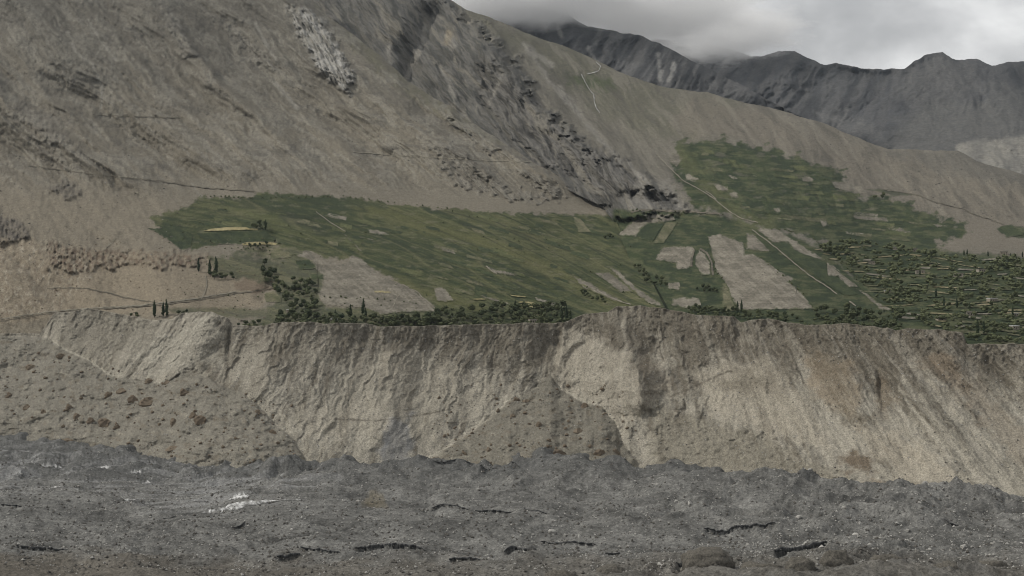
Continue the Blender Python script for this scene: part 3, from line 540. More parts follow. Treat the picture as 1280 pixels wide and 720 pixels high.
for i, (l, H) in enumerate(CLIFFS):
    p = np.array(l, float); lv = np.interp(U, p[:, 0], p[:, 1]) + .8 * fbm(U / 6, U * 0 + i, 3, 320 + i)
    tap = sstep(p[0, 0] - 2, p[0, 0] + 6, U) * (1 - sstep(p[-1, 0] - 6, p[-1, 0] + 2, U)); d = V - lv
    k = tap * (d > 0) * np.exp(-np.clip(d, 0, 60) / 7); Z -= H * k
    wet_shade = np.maximum(wet_shade, .6 * tap * sstep(-.3, .4, d) * (1 - sstep(.2, 1.0, d)))  # wet ice under the lip, with the overhang's shadow painted in
SG.P = np.stack([X, Yg, Z], -1); SG.Y = Yg
C = np.zeros(SG.P.shape) + np.array((.136, .134, .125))
C *= (1 + .38 * fbm(wx / 30, wy / 40, 4, 331) + .34 * fbm(wx / 6, wy / 9, 3, 332, .6))[..., None]
C = blend(C, .7 * sstep(612, 588, V - 12 * sstep(700, 1100, U) + 9 * fbm(U / 40, V / 20, 3, 333)), (.085, .086, .083))
band = fbm((wy - .25 * wx) / 10, wx / 90, 4, 334, .6)
C = blend(C, .55 * mask(SG, [(-300, 560), (60, 572), (140, 576), (330, 592), (420, 612), (380, 640), (260, 640), (120, 625), (-300, 640)], 10, 10, 60, 40) * sstep(.0, .5, band), (.27, .27, .265))
C = blend(C, .75 * sstep(688, 715, V + 10 * fbm(U / 50, V / 12, 3, 335)) * np.interp(U, [0, 420, 700, 860, 1280], [1, .7, .5, .5, .5]), (.115, .100, .078))
C = blend(C, .45 * mask(SG, [(450, 632), (462, 620), (480, 620), (484, 634)], 3, 3, 61), (.17, .14, .085))
C = blend(C, .35 * sstep(.2, .7, fbm(wx / 12, wy / 16, 4, 336)) * sstep(760, 1000, U), (.15, .148, .14))
C = blend(C, .92 * wet_shade, (.022, .023, .024))  # near-black of wet ice and painted overhang shadow
C *= (1 + .22 * fbm(X / 1.8, Yg / 3.2, 3, 337, .7))[..., None]
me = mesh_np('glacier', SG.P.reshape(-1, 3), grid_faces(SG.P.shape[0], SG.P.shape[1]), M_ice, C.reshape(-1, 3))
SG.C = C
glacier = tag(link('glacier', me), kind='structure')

# ------------------------------------------------------------------ fields, paths, channels laid on the ground
def drape(S, name, poly, mat, lift=.5, noise=.5, seed=0, dv=1.1, du=.9, soft=1.4):
    p = np.array(poly, float); us = np.arange(p[:, 0].min() + .05, p[:, 0].max(), du)
    if len(us) < 3: us = np.linspace(p[:, 0].min() + .05, p[:, 0].max() - .05, 4)
    lo = np.full(len(us), 1e9); hi = np.full(len(us), -1e9)
    for i in range(len(p)):
        a, b = p[i], p[(i + 1) % len(p)]
        if abs(a[0] - b[0]) < 1e-6: continue
        k = (us >= min(a[0], b[0])) & (us <= max(a[0], b[0]))
        v = a[1] + (us - a[0]) / (b[0] - a[0]) * (b[1] - a[1])
        lo = np.where(k, np.minimum(lo, v), lo); hi = np.where(k, np.maximum(hi, v), hi)
    ok = hi > lo - 1; us, lo, hi = us[ok], lo[ok], hi[ok]
    lo = lo + noise * fbm(us / 5, us * 0 + seed, 3, 400 + seed); hi = hi + noise * fbm(us / 5, us * 0 + seed + 5, 3, 401 + seed)
    nr = int(np.clip((hi - lo).max() / dv, 2, 90)) + 1
    V = lo[None] + (hi - lo)[None] * np.linspace(0, 1, nr)[:, None]; U = np.broadcast_to(us[None], V.shape)
    P = S.at(U, V); P[..., 2] += lift; cc = None; real = mat
    if isinstance(mat, tuple):          # soil or crop colours, worn into the ground at the margin of the plot
        real = M_field; a, b = np.array(mat[0]), np.array(mat[1]); jit = 1 + .10 * math.sin(seed * 12.9898)
        f = sstep(-.6, .6, .55 * fbm(U / 22, V / 7, 4, 480 + seed, .6) + .45 * fbm((U - 1.1 * V) / 7, V / 30, 3, 481 + seed, .6) + .3 * fbm(U / 30, V / 1.6, 2, 482))
        cc = (a + (b - a) * f[..., None]) * jit
        e = -poly_sd(U, V, p) + soft * .9 * fbm(U / 6, V / 4, 4, 483 + seed, .65)
        cc = S.at(U, V, True) * (1 - sstep(-.2, soft, e))[..., None] + cc * sstep(-.2, soft, e)[..., None]
        cc = cc * (1 + .12 * fbm(U / 2.2, V / 2.2, 3, 484))[..., None]; cc = cc.reshape(-1, 3)
    me = mesh_np(name, P.reshape(-1, 3), grid_faces(nr, len(us))[:, ::-1], real, cc); return tag(link(name, me), kind='structure')
def ribbon(S, name, pts, w, mat, lift=.8, wig=.7, seed=0):
    p = np.array(pts, float); seg = np.hypot(*np.diff(p, axis=0).T); tt = np.concatenate([[0], np.cumsum(seg)]); n = max(4, int(tt[-1] / 1.5))
    q = np.linspace(0, tt[-1], n); u = np.interp(q, tt, p[:, 0]); v = np.interp(q, tt, p[:, 1])
    u = u + wig * fbm(q / 9, q * 0 + seed, 3, 420 + seed); v = v + wig * fbm(q / 9, q * 0 + seed, 3, 450 + seed)
    du, dv = np.gradient(u), np.gradient(v); l = np.hypot(du, dv) + 1e-6; ww = w * .5 * (1 + .5 * fbm(q / 6, q * 0 + 2, 3, 470 + seed))
    rows = []
    for k in (-1, 0, 1):
        P = S.at(u - dv / l * ww * k, v + du / l * ww * k); P[:, 2] += lift; rows.append(P)
    P = np.stack(rows); return tag(link(name, mesh_np(name, P.reshape(-1, 3), grid_faces(3, n), mat)), kind='structure')

z4 = lambda *p: zc(740, 250, 4.236, *p)
z5 = lambda *p: zc(940, 250, 4.235, *p)
z3 = lambda *p: zc(560, 220, 4.237, *p)
z2 = lambda *p: zc(330, 310, 5.818, *p)
zu = lambda *p: zc(820, 160, 5.805, *p)
zr = lambda *p: zc(1020, 180, 4.8, *p)
zw = lambda *p: zc(200, 200, 6.4, *p)
zp = lambda *p: zc(530, 330, 5.818, *p)
k = 0
for poly, lab in [
    (z4((130, 190), (190, 135), (240, 85), (330, 72), (430, 80), (445, 110), (380, 120), (300, 125), (255, 160), (235, 195)), 'curved bare fallow field at the foot of the crag'),
    (z4((375, 250), (530, 245), (545, 265), (520, 365), (445, 370), (445, 335), (325, 320)), 'stepped stony fallow field among dark green crops'),
    (z4((565, 262), (600, 290), (625, 330), (630, 400), (580, 400), (545, 345), (548, 300)), 'leaf shaped fallow field between two hedged ditches'),
    (z4((400, 440), (465, 435), (470, 480), (400, 470)), 'small square fallow patch in dark green crops'),
    (z4((425, 520), (480, 515), (570, 520), (580, 560), (490, 575), (420, 560)), 'bare patch just behind the moraine crest'),
    ([(884, 296), (900, 292), (929, 304), (932, 318), (943, 318), (960, 329), (975, 340), (995, 349), (985, 353), (1001, 365), (1018, 387), (922, 388), (905, 352), (895, 340), (890, 318)], 'largest bare fallow field above the tree belt'),
    (z5((20, 155), (60, 150), (140, 160), (250, 230), (290, 260), (395, 320), (280, 310), (230, 270), (190, 230), (110, 225)), 'long pale fallow strip along the upper field path'),
    (z5((395, 330), (430, 350), (545, 440), (560, 460), (510, 465), (455, 410), (400, 400)), 'pale stepped strip beside the village trees'),
    (z5((545, 465), (600, 490), (680, 550), (760, 590), (680, 585), (640, 545)), 'narrow pale strip running down to the tree belt'),
    (z5((-30, 175), (20, 190), (100, 275), (0, 268), (-30, 262)), 'bare wedge left of the straight field path'),
    (z4((90, 360), (130, 365), (230, 460), (290, 500), (340, 530), (390, 572), (310, 555), (250, 510), (180, 450)), 'long pale bare strip slanting down the edge of the fan'),
    (z4((5, 385), (90, 380), (225, 490), (150, 490), (60, 420)), 'broad pale strip slanting down the fan'),
    (z3((195, 480), (225, 485), (330, 510), (370, 530), (310, 528), (240, 515)), 'small pale lens shaped patch in the middle of the green fan'),
    (z3((660, 525), (700, 545), (760, 570), (840, 620), (970, 685), (880, 665), (780, 620), (690, 570)), 'thin pale streak on the lower fan'),
    (z2((235, 60), (300, 15), (350, 25), (400, 90), (590, 120), (640, 55), (700, 70), (860, 210), (1000, 260), (1100, 310), (1265, 465), (1000, 470), (850, 490), (740, 440), (430, 415), (390, 340), (430, 270), (440, 200), (380, 165), (350, 100)), 'big pale bare slope below the green fan'),
    (zc(420, 220, 2.88, (20, 205), (40, 215), (105, 280), (90, 275), (55, 240)), 'thin pale scar high on the green fan'),
    (zc(420, 220, 2.88, (110, 190), (150, 195), (215, 218), (170, 215), (120, 208)), 'small bare scrape on the upper left fan'),
    (zp((70, 180), (140, 165), (175, 205), (220, 270), (150, 280), (90, 270)), 'rubbly bare patch above the tree belt'),
    (zu((205, 340), (240, 330), (315, 375), (285, 395), (215, 375)), 'bare spot on the upper green slope beside the pale track'),
    (zu((410, 405), (440, 400), (525, 430), (525, 460), (450, 455)), 'bare square on the upper green slope'),
    (zu((505, 340), (540, 342), (605, 370), (560, 375)), 'little bare lens near the middle of the upper green slope'),
    (zu((1050, 352), (1110, 350), (1160, 370), (1130, 400), (1070, 390)), 'oval bare spot at the right of the upper green slope'),
    (zu((520, 480), (560, 462), (600, 470), (600, 510), (545, 510)), 'ragged bare spot low on the upper green slope'),
    (zu((850, 590), (900, 575), (920, 610), (880, 625)), 'ragged bare patch above the terraces'),
    (zu((100, 190), (170, 185), (190, 240), (150, 285), (90, 250)), 'bare scree patch at the head of the pale track'),
    (zr((220, 428), (250, 425), (340, 432), (425, 440), (438, 468), (330, 462), (230, 450)), 'long bare terrace across the right green slope'),
    (zr((90, 225), (160, 228), (280, 260), (310, 300), (230, 300), (110, 265)), 'brown bare wedge cutting into the green slope'),
    (zr((690, 480), (760, 485), (800, 495), (730, 502)), 'pale sliver in the right hand green tongue'),
    (zr((430, 510), (500, 500), (580, 535), (500, 530)), 'thin bare sliver above the village'),
    (zr((20, 455), (60, 460), (80, 490), (40, 500)), 'ragged pale patch above the upper terraces')]:
    mt_ = M_fallow
    S = SC if max(x for x, y in poly) < 830 and (sum(x for x, y in poly) / len(poly) < 768) or 'edge of the fan' in lab or 'strip slanting' in lab else SD
    tag(drape(S, 'fallow_field', poly, mt_, .45, 1.6, k, soft=2.0), lab); k += 1
for poly, lab in [
    (zw((340, 572), (420, 552), (560, 540), (690, 540), (720, 552), (790, 555), (780, 562), (600, 568), (400, 575)), 'long golden wheat strip on the upper left fan'),
    (zw((655, 672), (700, 662), (800, 658), (900, 664), (940, 675), (930, 684), (800, 682), (700, 690), (660, 690)), 'golden wheat strip beside the dark bush on the left fan'),
    (zp((680, 288), (700, 274), (760, 278), (820, 290), (790, 296), (720, 292)), 'uppermost yellow wheat terrace above the tree belt'),
    (zp((690, 302), (760, 298), (860, 294), (870, 302), (780, 308), (700, 308)), 'middle yellow wheat terrace above the tree belt'),
    (zp((700, 318), (770, 312), (900, 308), (905, 316), (820, 325), (720, 324)), 'lowest yellow wheat terrace above the tree belt'),
    (zp((625, 228), (660, 232), (740, 240), (745, 250), (680, 245), (630, 236)), 'thin pale wheat sliver above the yellow terraces'),
    (zp((355, 258), (400, 255), (450, 258), (445, 266), (360, 266)), 'thin tan stubble strip left of the yellow terraces'),
    (z2((795, 318), (860, 314), (925, 325), (920, 334), (810, 330)), 'tan stubble strip low on the pale bare slope')]:
    tag(drape(SC, 'wheat_field', poly, M_wheat, .9, .35, k, soft=.5), lab); k += 1
for poly, lab, S in [
    (z2((215, 90), (330, 85), (380, 140), (350, 158), (260, 160)), 'square dark green field beside the pale bare slope', SC),
    (z2((330, 190), (430, 195), (440, 235), (340, 235)), 'small dull green field above the thicket', SC),
    (zc(130, 250, 4.236, (225, 150), (300, 148), (370, 140), (440, 165), (470, 185), (460, 250), (420, 275), (330, 210), (260, 165)), 'dark green wedge field at the left end of the fan', SC),
    (zc(130, 250, 4.236, (480, 178), (560, 172), (850, 162), (910, 205), (900, 225), (720, 240), (600, 236), (520, 205)), 'dark green field between the two golden strips', SC),
    (z5((20, 200), (40, 200), (135, 275), (110, 278)), 'thin dark green strip along the straight field path', SD),
    (z4((250, 165), (300, 128), (385, 122), (350, 170), (320, 225), (240, 200)), 'dark green field inside the curved fallow', SD),
    (zr((1075, 510), (1130, 488), (1180, 492), (1245, 535), (1240, 548), (1150, 562), (1110, 540)), 'isolated green field on the brown slope at the far right', SD),
    (z5((110, 230), (190, 232), (235, 275), (390, 325), (400, 400), (455, 412), (560, 500), (500, 510), (430, 470), (190, 300)), 'dark green crop field right of the straight path', SD),
    (z5((420, 355), (560, 440), (640, 490), (760, 550), (830, 590), (770, 592), (690, 548), (600, 488)), 'green tongue beside the village trees', SD)]:
    tag(drape(S, 'crop_field', poly, M_crop, .55, .5, k), lab); k += 1
for poly, lab, S in [
    (z4((390, 120), (455, 115), (425, 165), (380, 230), (325, 230), (360, 170)), 'dull brownish strip beside the curved fallow', SD),
    (z3((660, 215), (700, 222), (760, 300), (690, 300)), 'dull brownish plot at the top of the fan', SC),
    (z3((870, 370), (935, 370), (940, 440), (900, 430)), 'dull brownish plot above the gully trees', SD),
    (z4((690, 440), (712, 440), (765, 590), (690, 590)), 'dull strip left of the largest fallow field', SD),
    (z2((50, 20), (180, 30), (200, 70), (40, 85)), 'dry grassy plot above the thicket', SC),
    (zc(130, 250, 4.236, (840, 500), (900, 480), (940, 520), (940, 545), (860, 545)), 'yellow green plot left of the thicket', SC)]:
    tag(drape(S, 'grass_field', poly, M_drygrass, .5, .6, k), lab); k += 1
M_lush = ((.060, .070, .032), (.098, .104, .050))
rp = random.Random(21)
for S, reg, n_, lab_ in ((SD, [(850, 185), (905, 180), (1000, 203), (1050, 225), (1130, 256), (1190, 280), (1165, 312), (1040, 305), (960, 282), (890, 258)], 70, 'upper right green slope'), (SC, [(260, 254), (440, 252), (700, 272), (760, 280), (805, 360), (700, 388), (560, 380), (470, 325), (360, 296), (250, 290)], 80, 'green fan')):
    px = [q[0] for q in reg]; pv = [q[1] for q in reg]; m_n = 0
    while m_n < n_:
        u = rp.uniform(min(px), max(px)); v = rp.uniform(min(pv), max(pv))
        if poly_sd(np.array([u]), np.array([v]), reg)[0] > -4: continue
        w = rp.uniform(9, 34); hg = rp.uniform(2.5, 6.5); tl = (.10 if S is SD else .12 + .0004 * (u - 250)) * w; sh = rp.uniform(-2, 5); c = rp.random(); m_n += 1
        mm, nm, lb = (M_crop, 'crop_field', 'small dark green plot on the ') if c < .42 else (M_lush, 'crop_field', 'small yellow green plot on the ') if c < .74 else (M_drygrass, 'grass_field', 'small dry grass plot on the ') if c < .93 else (M_fallow, 'fallow_field', 'small bare plot on the ')
        tag(drape(S, nm, [(u - w / 2 - sh * .5, v - hg / 2 - tl / 2), (u + w / 2 - sh * .5, v - hg / 2 + tl / 2), (u + w / 2 + sh, v + hg / 2 + tl / 2), (u - w / 2 + sh, v + hg / 2 - tl / 2)], mm, .35, .6, 300 + m_n, 1.0, 1.0, 1.2), lb + lab_, group='small plots on the ' + lab_)
# village terraces on the right: narrow plots that follow the contour
vill = [(1022, 312), (1060, 304), (1100, 306), (1180, 322), (1290, 326), (1420, 335), (1420, 440), (1215, 428), (1150, 405), (1115, 390), (1085, 362), (1055, 335)]
strips = []
r2 = random.Random(5)
def inside(u, v, poly=vill): return bool(poly_sd(np.array([float(u)]), np.array([float(v)]), poly)[0] < 0)
while len(strips) < 105:
    v = r2.uniform(306, 432); u = r2.uniform(1024, 1300)
    if not inside(u, v): continue
    w = r2.uniform(12, 48) * (.6 if u < 1090 else 1); hgt = r2.uniform(1.2, 2.5) * (1 + max(0, v - 385) / 45)
    if any(abs(u - a) < (w + b) * .5 and abs(v - c) < (hgt + d) * .6 + .5 for a, c, b, d in strips): continue
    strips.append((u, v, w, hgt))
for i, (u, v, w, hgt) in enumerate(strips):
    sk = r2.uniform(-.04, .09) * w; c = r2.random()
    m_, nm, lb = (M_stub, 'wheat_field', 'small ripe wheat terrace among the village trees') if c < .36 else (M_fallow, 'fallow_field', 'small bare terrace among the village trees') if c < .56 else (M_drygrass, 'grass_field', 'small dry grass terrace among the village trees') if c < .74 else (M_crop, 'crop_field', 'small green crop terrace among the village trees')
    o = drape(SD, nm, [(u - w / 2, v - sk), (u - w * .3, v - hgt * .5 - sk * .6), (u + w * .4, v - hgt * .5 + sk * .8), (u + w / 2, v + sk), (u + w * .3, v + hgt * .5 + sk * .6), (u - w * .4, v + hgt * .5 - sk * .8)], m_, .7, .4, 60 + i, .6, .9, .7)
    tag(o, lb, group='terraced plots in the village')
def path(S, pts, w, mat, name, lab, lift=.8):
    global k
    tag(ribbon(S, name, pts, w, mat, lift, .7, k), lab); k += 1
path(SC, [(122, 145), (150, 146), (185, 147), (228, 148)], .85, M_ditch, 'channel', 'short dark shadow line of a canal bank high on the left mountain', 1.2)  # dark strip paints the thin shadow of the canal wall
path(SC, [(36, 208), (80, 214), (130, 221), (200, 227), (250, 235), (318, 240)], .85, M_ditch, 'channel', 'dark irrigation channel along the top of the fan', 1.2)
path(SC, zc(0, 220, 2.88, (-60, 532), (0, 525), (150, 500), (300, 485), (480, 475), (600, 463), (700, 450), (850, 425), (990, 405)), .85, M_ditch, 'channel', 'long channel rising across the orange scarp above the two poplars')
path(SC, zc(0, 220, 2.88, (170, 407), (250, 404), (320, 408), (400, 425), (450, 440), (570, 460)), .85, M_ditch, 'channel', 'shorter channel across the upper orange scarp')
path(SC, zc(0, 220, 2.88, (0, 518), (150, 494), (300, 480), (480, 470), (600, 457), (700, 444), (850, 418)), 1.2, M_path, 'path', 'pale footpath along the channel over the orange scarp')
path(SC, zc(420, 0, 2.88, (60, 548), (230, 563), (420, 572), (560, 580), (700, 584)), 1.0, M_path, 'path', 'faint level trail below the dark crag streaks')
path(SC, zc(0, 220, 2.88, (740, 360), (745, 395), (735, 425), (725, 445)), 1.2, M_path, 'path', 'short pale footpath dropping to the channel')
path(SC, zc(0, 220, 2.88, (370, 270), (405, 240), (415, 225)), 1.0, M_path, 'path', 'short pale trail on the orange hillside')
path(SC, z2((930, 450), (965, 370), (990, 330), (1000, 295)), 1.0, M_path, 'path', 'pale zigzag trail on the bare slope')
path(SC, z2((1000, 270), (1100, 315), (1180, 385), (1265, 465)), 1.1, M_path, 'path', 'pale edge path down the right side of the bare slope')
path(SC, [(395, 265), (412, 278), (432, 290)], .9, M_path, 'path', 'thin pale trail high on the left of the fan')
path(SC, z3((200, 480), (240, 512), (260, 520)), 1.2, M_path, 'path', 'short white trail at the lens shaped patch')
path(SC, z4((0, 465), (60, 500), (100, 520), (160, 545), (205, 556)), 1.1, M_path, 'path', 'pale path at the bottom of the fan near the crest knoll')
path(SD, z5((0, 160), (90, 225), (180, 300), (300, 400), (380, 450), (450, 500)), 1.2, M_path, 'path', 'long straight pale path down the dark green field')
path(SD, z5((515, 540), (550, 565)), 1.5, M_path, 'path', 'short pale path end above the tree belt')
path(SD, zu((0, 190), (100, 290), (190, 380), (300, 440), (400, 500), (520, 600), (620, 660), (740, 690)), 1.1, M_path, 'path', 'pale track along the left edge of the upper green slope')
path(SD, zu((360, 460), (400, 485), (435, 520)), 1.1, M_path, 'path', 'short pale bank on the upper green slope')
path(SD, zr((400, 275), (500, 290), (600, 305), (700, 345), (820, 378), (880, 390), (960, 430), (1050, 455), (1130, 488)), .85, M_ditch, 'channel', 'thin grassy channel winding across the right brown hill')
path(SD, [(900, 268), (860, 265), (800, 263), (788, 266)], 2.2, M_ditch, 'channel', 'shrubby channel under the dark crag')
path(SD, z4((540, 270), (525, 320), (525, 355)), 2.6, M_ditch, 'channel', 'hedged ditch left of the leaf shaped fallow')
path(SD, z4((570, 262), (610, 285), (632, 330), (640, 400)), 2.4, M_ditch, 'channel', 'hedged ditch right of the leaf shaped fallow')
path(SD, zc(420, 0, 2.88, (935, 225), (952, 240), (948, 256), (930, 264), (905, 268)), .9, M_stream, 'stream', 'upper bend of the white stream on the mountain', 2)
path(SD, zc(420, 0, 2.88, (884, 270), (898, 300), (912, 325), (930, 345), (928, 372), (940, 395), (950, 410)), .9, M_stream, 'stream', 'lower bends of the white stream on the mountain', 2)

# bare ice showing through the rubble
def on_glacier(u, v):
    return SG_at(u, v)
_gv = SG.V
def SG_at(u, v, want=False):
    u, v = np.broadcast_arrays(np.atleast_1d(np.asarray(u, float)), np.atleast_1d(np.asarray(v, float)))
    x = np.clip(np.interp(u, SG.u, np.arange(len(SG.u))), 0, len(SG.u) - 1.001); i = x.astype(int); g_ = (x - i)[..., None]
    tb = np.clip((v - SG.bot[i]) / (SG.top[i] - SG.bot[i]), 0, 1); tt = np.linspace(0, 1, SG.nr)
    r = np.clip(np.interp(tb, tt * .55 + .45 * tt ** .62, np.arange(SG.nr)), 0, SG.nr - 1.001); j = r.astype(int); f = (r - j)[..., None]; P = SG.C if want else SG.P
    return (P[j, i] * (1 - f) + P[j + 1, i] * f) * (1 - g_) + (P[j, i + 1] * (1 - f) + P[j + 1, i + 1] * f) * g_
class GSheet:
    at = staticmethod(SG_at)
M_wet_shade = mat_plain('wet_shaded_ice_face', (.026, .027, .028), (.10, .10, .097), .35, rough=.45, bump=.6, bdist=.4)  # wet ice, colour darkened further to hold the overhang's shadow
for i, (l, H) in enumerate(CLIFFS):
    p = np.array(l, float); us = np.arange(p[0, 0], p[-1, 0], .7); lv = np.interp(us, p[:, 0], p[:, 1]) + .8 * fbm(us / 6, us * 0 + i, 3, 320 + i)
    q = np.sin(np.pi * np.linspace(0, 1, len(us))) ** .6 * (.55 + .6 * np.abs(fbm(us / 7, us * 0 + 4, 3, 350 + i)) + .3)
    a = SG_at(us, lv - .5); y0 = a[:, 1] - 1.6; a[:, 1] = y0; a[:, 0] = (us - 640) / FPX * y0; z0 = np.convolve(np.pad(a[:, 2], 4, mode='edge'), np.ones(9) / 9, 'valid') + .55
    rows = [np.stack([a[:, 0], y0 + .9, z0 + .1], -1), np.stack([a[:, 0], y0, z0], -1), np.stack([a[:, 0], y0 + .25, z0 - H * .3 * q], -1), np.stack([a[:, 0], y0 + .1, z0 - H * .62 * q], -1), np.stack([a[:, 0], y0 + 2.5, z0 - H * .7 * q - .6], -1)]
    P_ = np.stack(rows); link('ice_cliff', mesh_np('ice_cliff', P_.reshape(-1, 3), grid_faces(5, len(us))[:, ::-1], M_wet_shade), glacier)
for i, (u0, u1, v0, hh, sk, lb) in enumerate([(250, 352, 636, 5.5, -4, 'largest white bare ice patch at the left of the glacier'), (284, 314, 629, 5, 0, 'bright white ice face above the largest ice patch'), (148, 182, 626, 2.4, 0, 'white ice streak left of the largest ice patches'), (56, 86, 615, 2.2, 1, 'white ice streak near the left edge of the glacier'),
        (14, 30, 597, 2, 0, 'small white ice fleck at the far left edge'), (236, 258, 625, 2.6, 2, 'small bright ice sliver above the largest patch'), (246, 304, 618, 2.4, -3, 'thin ice band right of the upper ice streaks'), (34, 80, 588, 2.6, -2, 'faint ice band under the dark upper left ridge'), (86, 106, 582, 3.2, 2, 'small ice face on the upper left hummock'), (160, 178, 593, 2, -1, 'short ice fleck on the upper glacier'), (112, 148, 591, 2.4, -1, 'ice band on the upper left glacier'), (164, 200, 599, 2.2, 1, 'pale ice band in the middle of the upper left glacier'), (330, 392, 631, 1.5, -2, 'long thin ice line right of the largest patch')]):
    if i == 8: continue
    hh *= 1.2; n = 12; top = [(u0 + (u1 - u0) * q / n, v0 + sk * (q / n - .5) - hh * .5 * math.sin(math.pi * q / n) ** .7 * r2.uniform(.5, 1.2)) for q in range(n + 1)]
    bot = [(u0 + (u1 - u0) * q / n, v0 + sk * (q / n - .5) + hh * .5 * math.sin(math.pi * q / n) ** .7 * r2.uniform(.4, 1.2)) for q in range(n - 1, 0, -1)]
    tag(drape(GSheet, 'ice_patch', top + bot, ((.12, .12, .117), (.5, .5, .49) if i > 1 else (.72, .72, .71)), .3, 1.2, 230 + i, .6, .7, 1.6), lb)

# ------------------------------------------------------------------ boulders
ICO_V = []; _t = (1 + 5 ** .5) / 2
for a, b in ((-1, _t), (1, _t), (-1, -_t), (1, -_t)): ICO_V += [(a, b, 0), (0, a, b), (b, 0, a)]
ICO_V = np.array(ICO_V, float); ICO_V /= np.linalg.norm(ICO_V[0])
def hull_faces(v):
    import itertools
    f = []
    for a, b, c in itertools.combinations(range(len(v)), 3):
        n = np.cross(v[b] - v[a], v[c] - v[a]); d = (v - v[a]) @ n
        if (d < 1e-6).all(): f.append((a, b, c))
        elif (d > -1e-6).all(): f.append((a, c, b))
    return np.array(f)
ICO_F = hull_faces(ICO_V)
def subdiv(v, f):
    v = list(map(tuple, v)); cache = {}; nf = []
    def mid(a, b):
        k_ = (min(a, b), max(a, b))
        if k_ not in cache: m = (np.array(v[a]) + v[b]) / 2; m /= np.linalg.norm(m); cache[k_] = len(v); v.append(tuple(m))
        return cache[k_]
    for a, b, c in f: x, y, z = mid(a, b), mid(b, c), mid(c, a); nf += [(a, x, z), (x, b, y), (z, y, c), (x, y, z)]
    return np.array(v), np.array(nf)
ICO2_V, ICO2_F = subdiv(ICO_V, ICO_F); ICO3_V, ICO3_F = subdiv(ICO2_V, ICO2_F); ICO4_V, ICO4_F = subdiv(ICO3_V, ICO3_F)
def rock_verts(v, seed, sq=.7, rough=.3):
    g_ = np.random.default_rng(seed); q = v.copy()
    for _ in range(6):                                   # chop flat facets off a ball
        n = g_.normal(size=3); n /= np.linalg.norm(n); d = g_.uniform(.45, .85); e = np.clip(q @ n - d, 0, None); q = q - e[:, None] * n
    q = q * (1 + rough * .35 * g_.normal(size=(len(q), 1))) * np.array([1, g_.uniform(.7, 1), sq]); return q
ROCKS = [mesh_np('boulder', rock_verts(ICO2_V, 50 + i), ICO2_F, M_stone, smooth=False) for i in range(7)]
CLODS = [mesh_np('earth_block', rock_verts(ICO3_V, 80 + i, .8, .22), ICO3_F, M_clod, smooth=False) for i in range(6)]
gb = [(690, 659, 4.6), (707, 661, 2.6), (724, 664, 2.8), (430, 628, 3), (447, 628, 2.6), (468, 697, 2), (745, 612, 2.6), (998, 647, 3.6), (1070, 667, 4.2), (1075, 661, 3), (1204, 687, 3.8), (1270, 686, 2.6), (1277, 688, 2.4), (1156, 624, 5), (1199, 625, 5), (1135, 667, 2.4), (1101, 669, 2.4), (351, 624, 2.6), (981, 606, 4), (1013, 611, 3.6), (1141, 672, 2.2), (1162, 690, 2.2), (560, 620, 2.4), (862, 640, 3.4), (845, 636, 3), (915, 664, 2)]
for i, (u, v, s) in enumerate(gb):
    o = link('boulder', ROCKS[i % 7]); o.location = SG_at(u, v)[0] + np.array([0, 0, s * .18]); o.scale = (s * .62,) * 3; o.rotation_euler = (0, 0, r2.uniform(0, 6.3))
    lb = {0: 'large rounded grey boulder at the middle of the glacier', 8: 'largest white boulder on the right of the glacier', 10: 'white boulder low at the right of the glacier', 13: 'pale boulder at the glacier margin below the tan streak', 14: 'pale boulder at the glacier margin near the right edge', 7: 'white boulder on the glacier below the dark hummocks right of centre'}.get(i, 'pale boulder lying on the dark glacier rubble')
    tag(o, lb, 'boulder', 'pale boulders on the glacier')
for i in range(120):
    u = r2.uniform(-10, 1290); v = r2.uniform(max(596, float(marg(u)) + 8), 716); s = r2.uniform(1.1, 2.1) * (1.25 if u > 820 else .9)
    o = link('boulder', ROCKS[i % 7]); o.location = SG_at(u, v)[0] + np.array([0, 0, s * .15]); o.scale = (s * .62,) * 3; o.rotation_euler = (r2.uniform(0, .5), 0, r2.uniform(0, 6.3))
    tag(o, 'pale boulder lying on the dark glacier rubble', 'boulder', 'pale boulders on the glacier')
# blocks of till on the slumped mounds
cl = [(182, 505, 20, 15), (168, 500, 12, 12), (130, 530, 17, 12), (97, 521, 12, 9), (112, 527, 9, 9), (86, 511, 8, 9), (32, 511, 9, 10), (148, 534, 8, 7), (250, 527, 16, 13), (218, 528, 12, 11), (240, 521, 10, 10), (186, 478, 10, 8), (208, 479, 8, 8), (342, 541, 9, 8), (322, 516, 8, 7), (230, 490, 12, 9), (215, 562, 18, 8), (85, 553, 14, 8), (150, 490, 12, 9), (78, 445, 11, 7), (38, 460, 12, 8), (55, 515, 10, 7), (10, 495, 8, 8), (135, 495, 8, 8),
      (722, 540, 10, 9), (700, 567, 16, 11), (750, 568, 12, 11), (612, 563, 9, 8), (730, 509, 9, 9), (645, 500, 7, 6), (657, 502, 8, 5), (770, 565, 8, 8), (686, 551, 6, 5), (674, 530, 8, 6), (640, 520, 6, 5)]
for i, (u, v, w, hh) in enumerate(cl):
    p = SW.at(u, v); m = p[1] / FPX; o = link('earth_block', CLODS[i % 6]); o.location = p + np.array([0, w * m * .02, -.05 * hh * m]); o.scale = (w * m * .7, w * m * .5, hh * m * .8); o.rotation_euler = (0, 0, r2.uniform(-.6, .6))
    tag(o, 'big brown till block half sunk in the left slumped mound' if u < 400 else 'brown till block half sunk in the central debris cone', 'earth block', 'till blocks on the left mound' if u < 400 else 'till blocks on the central cone')
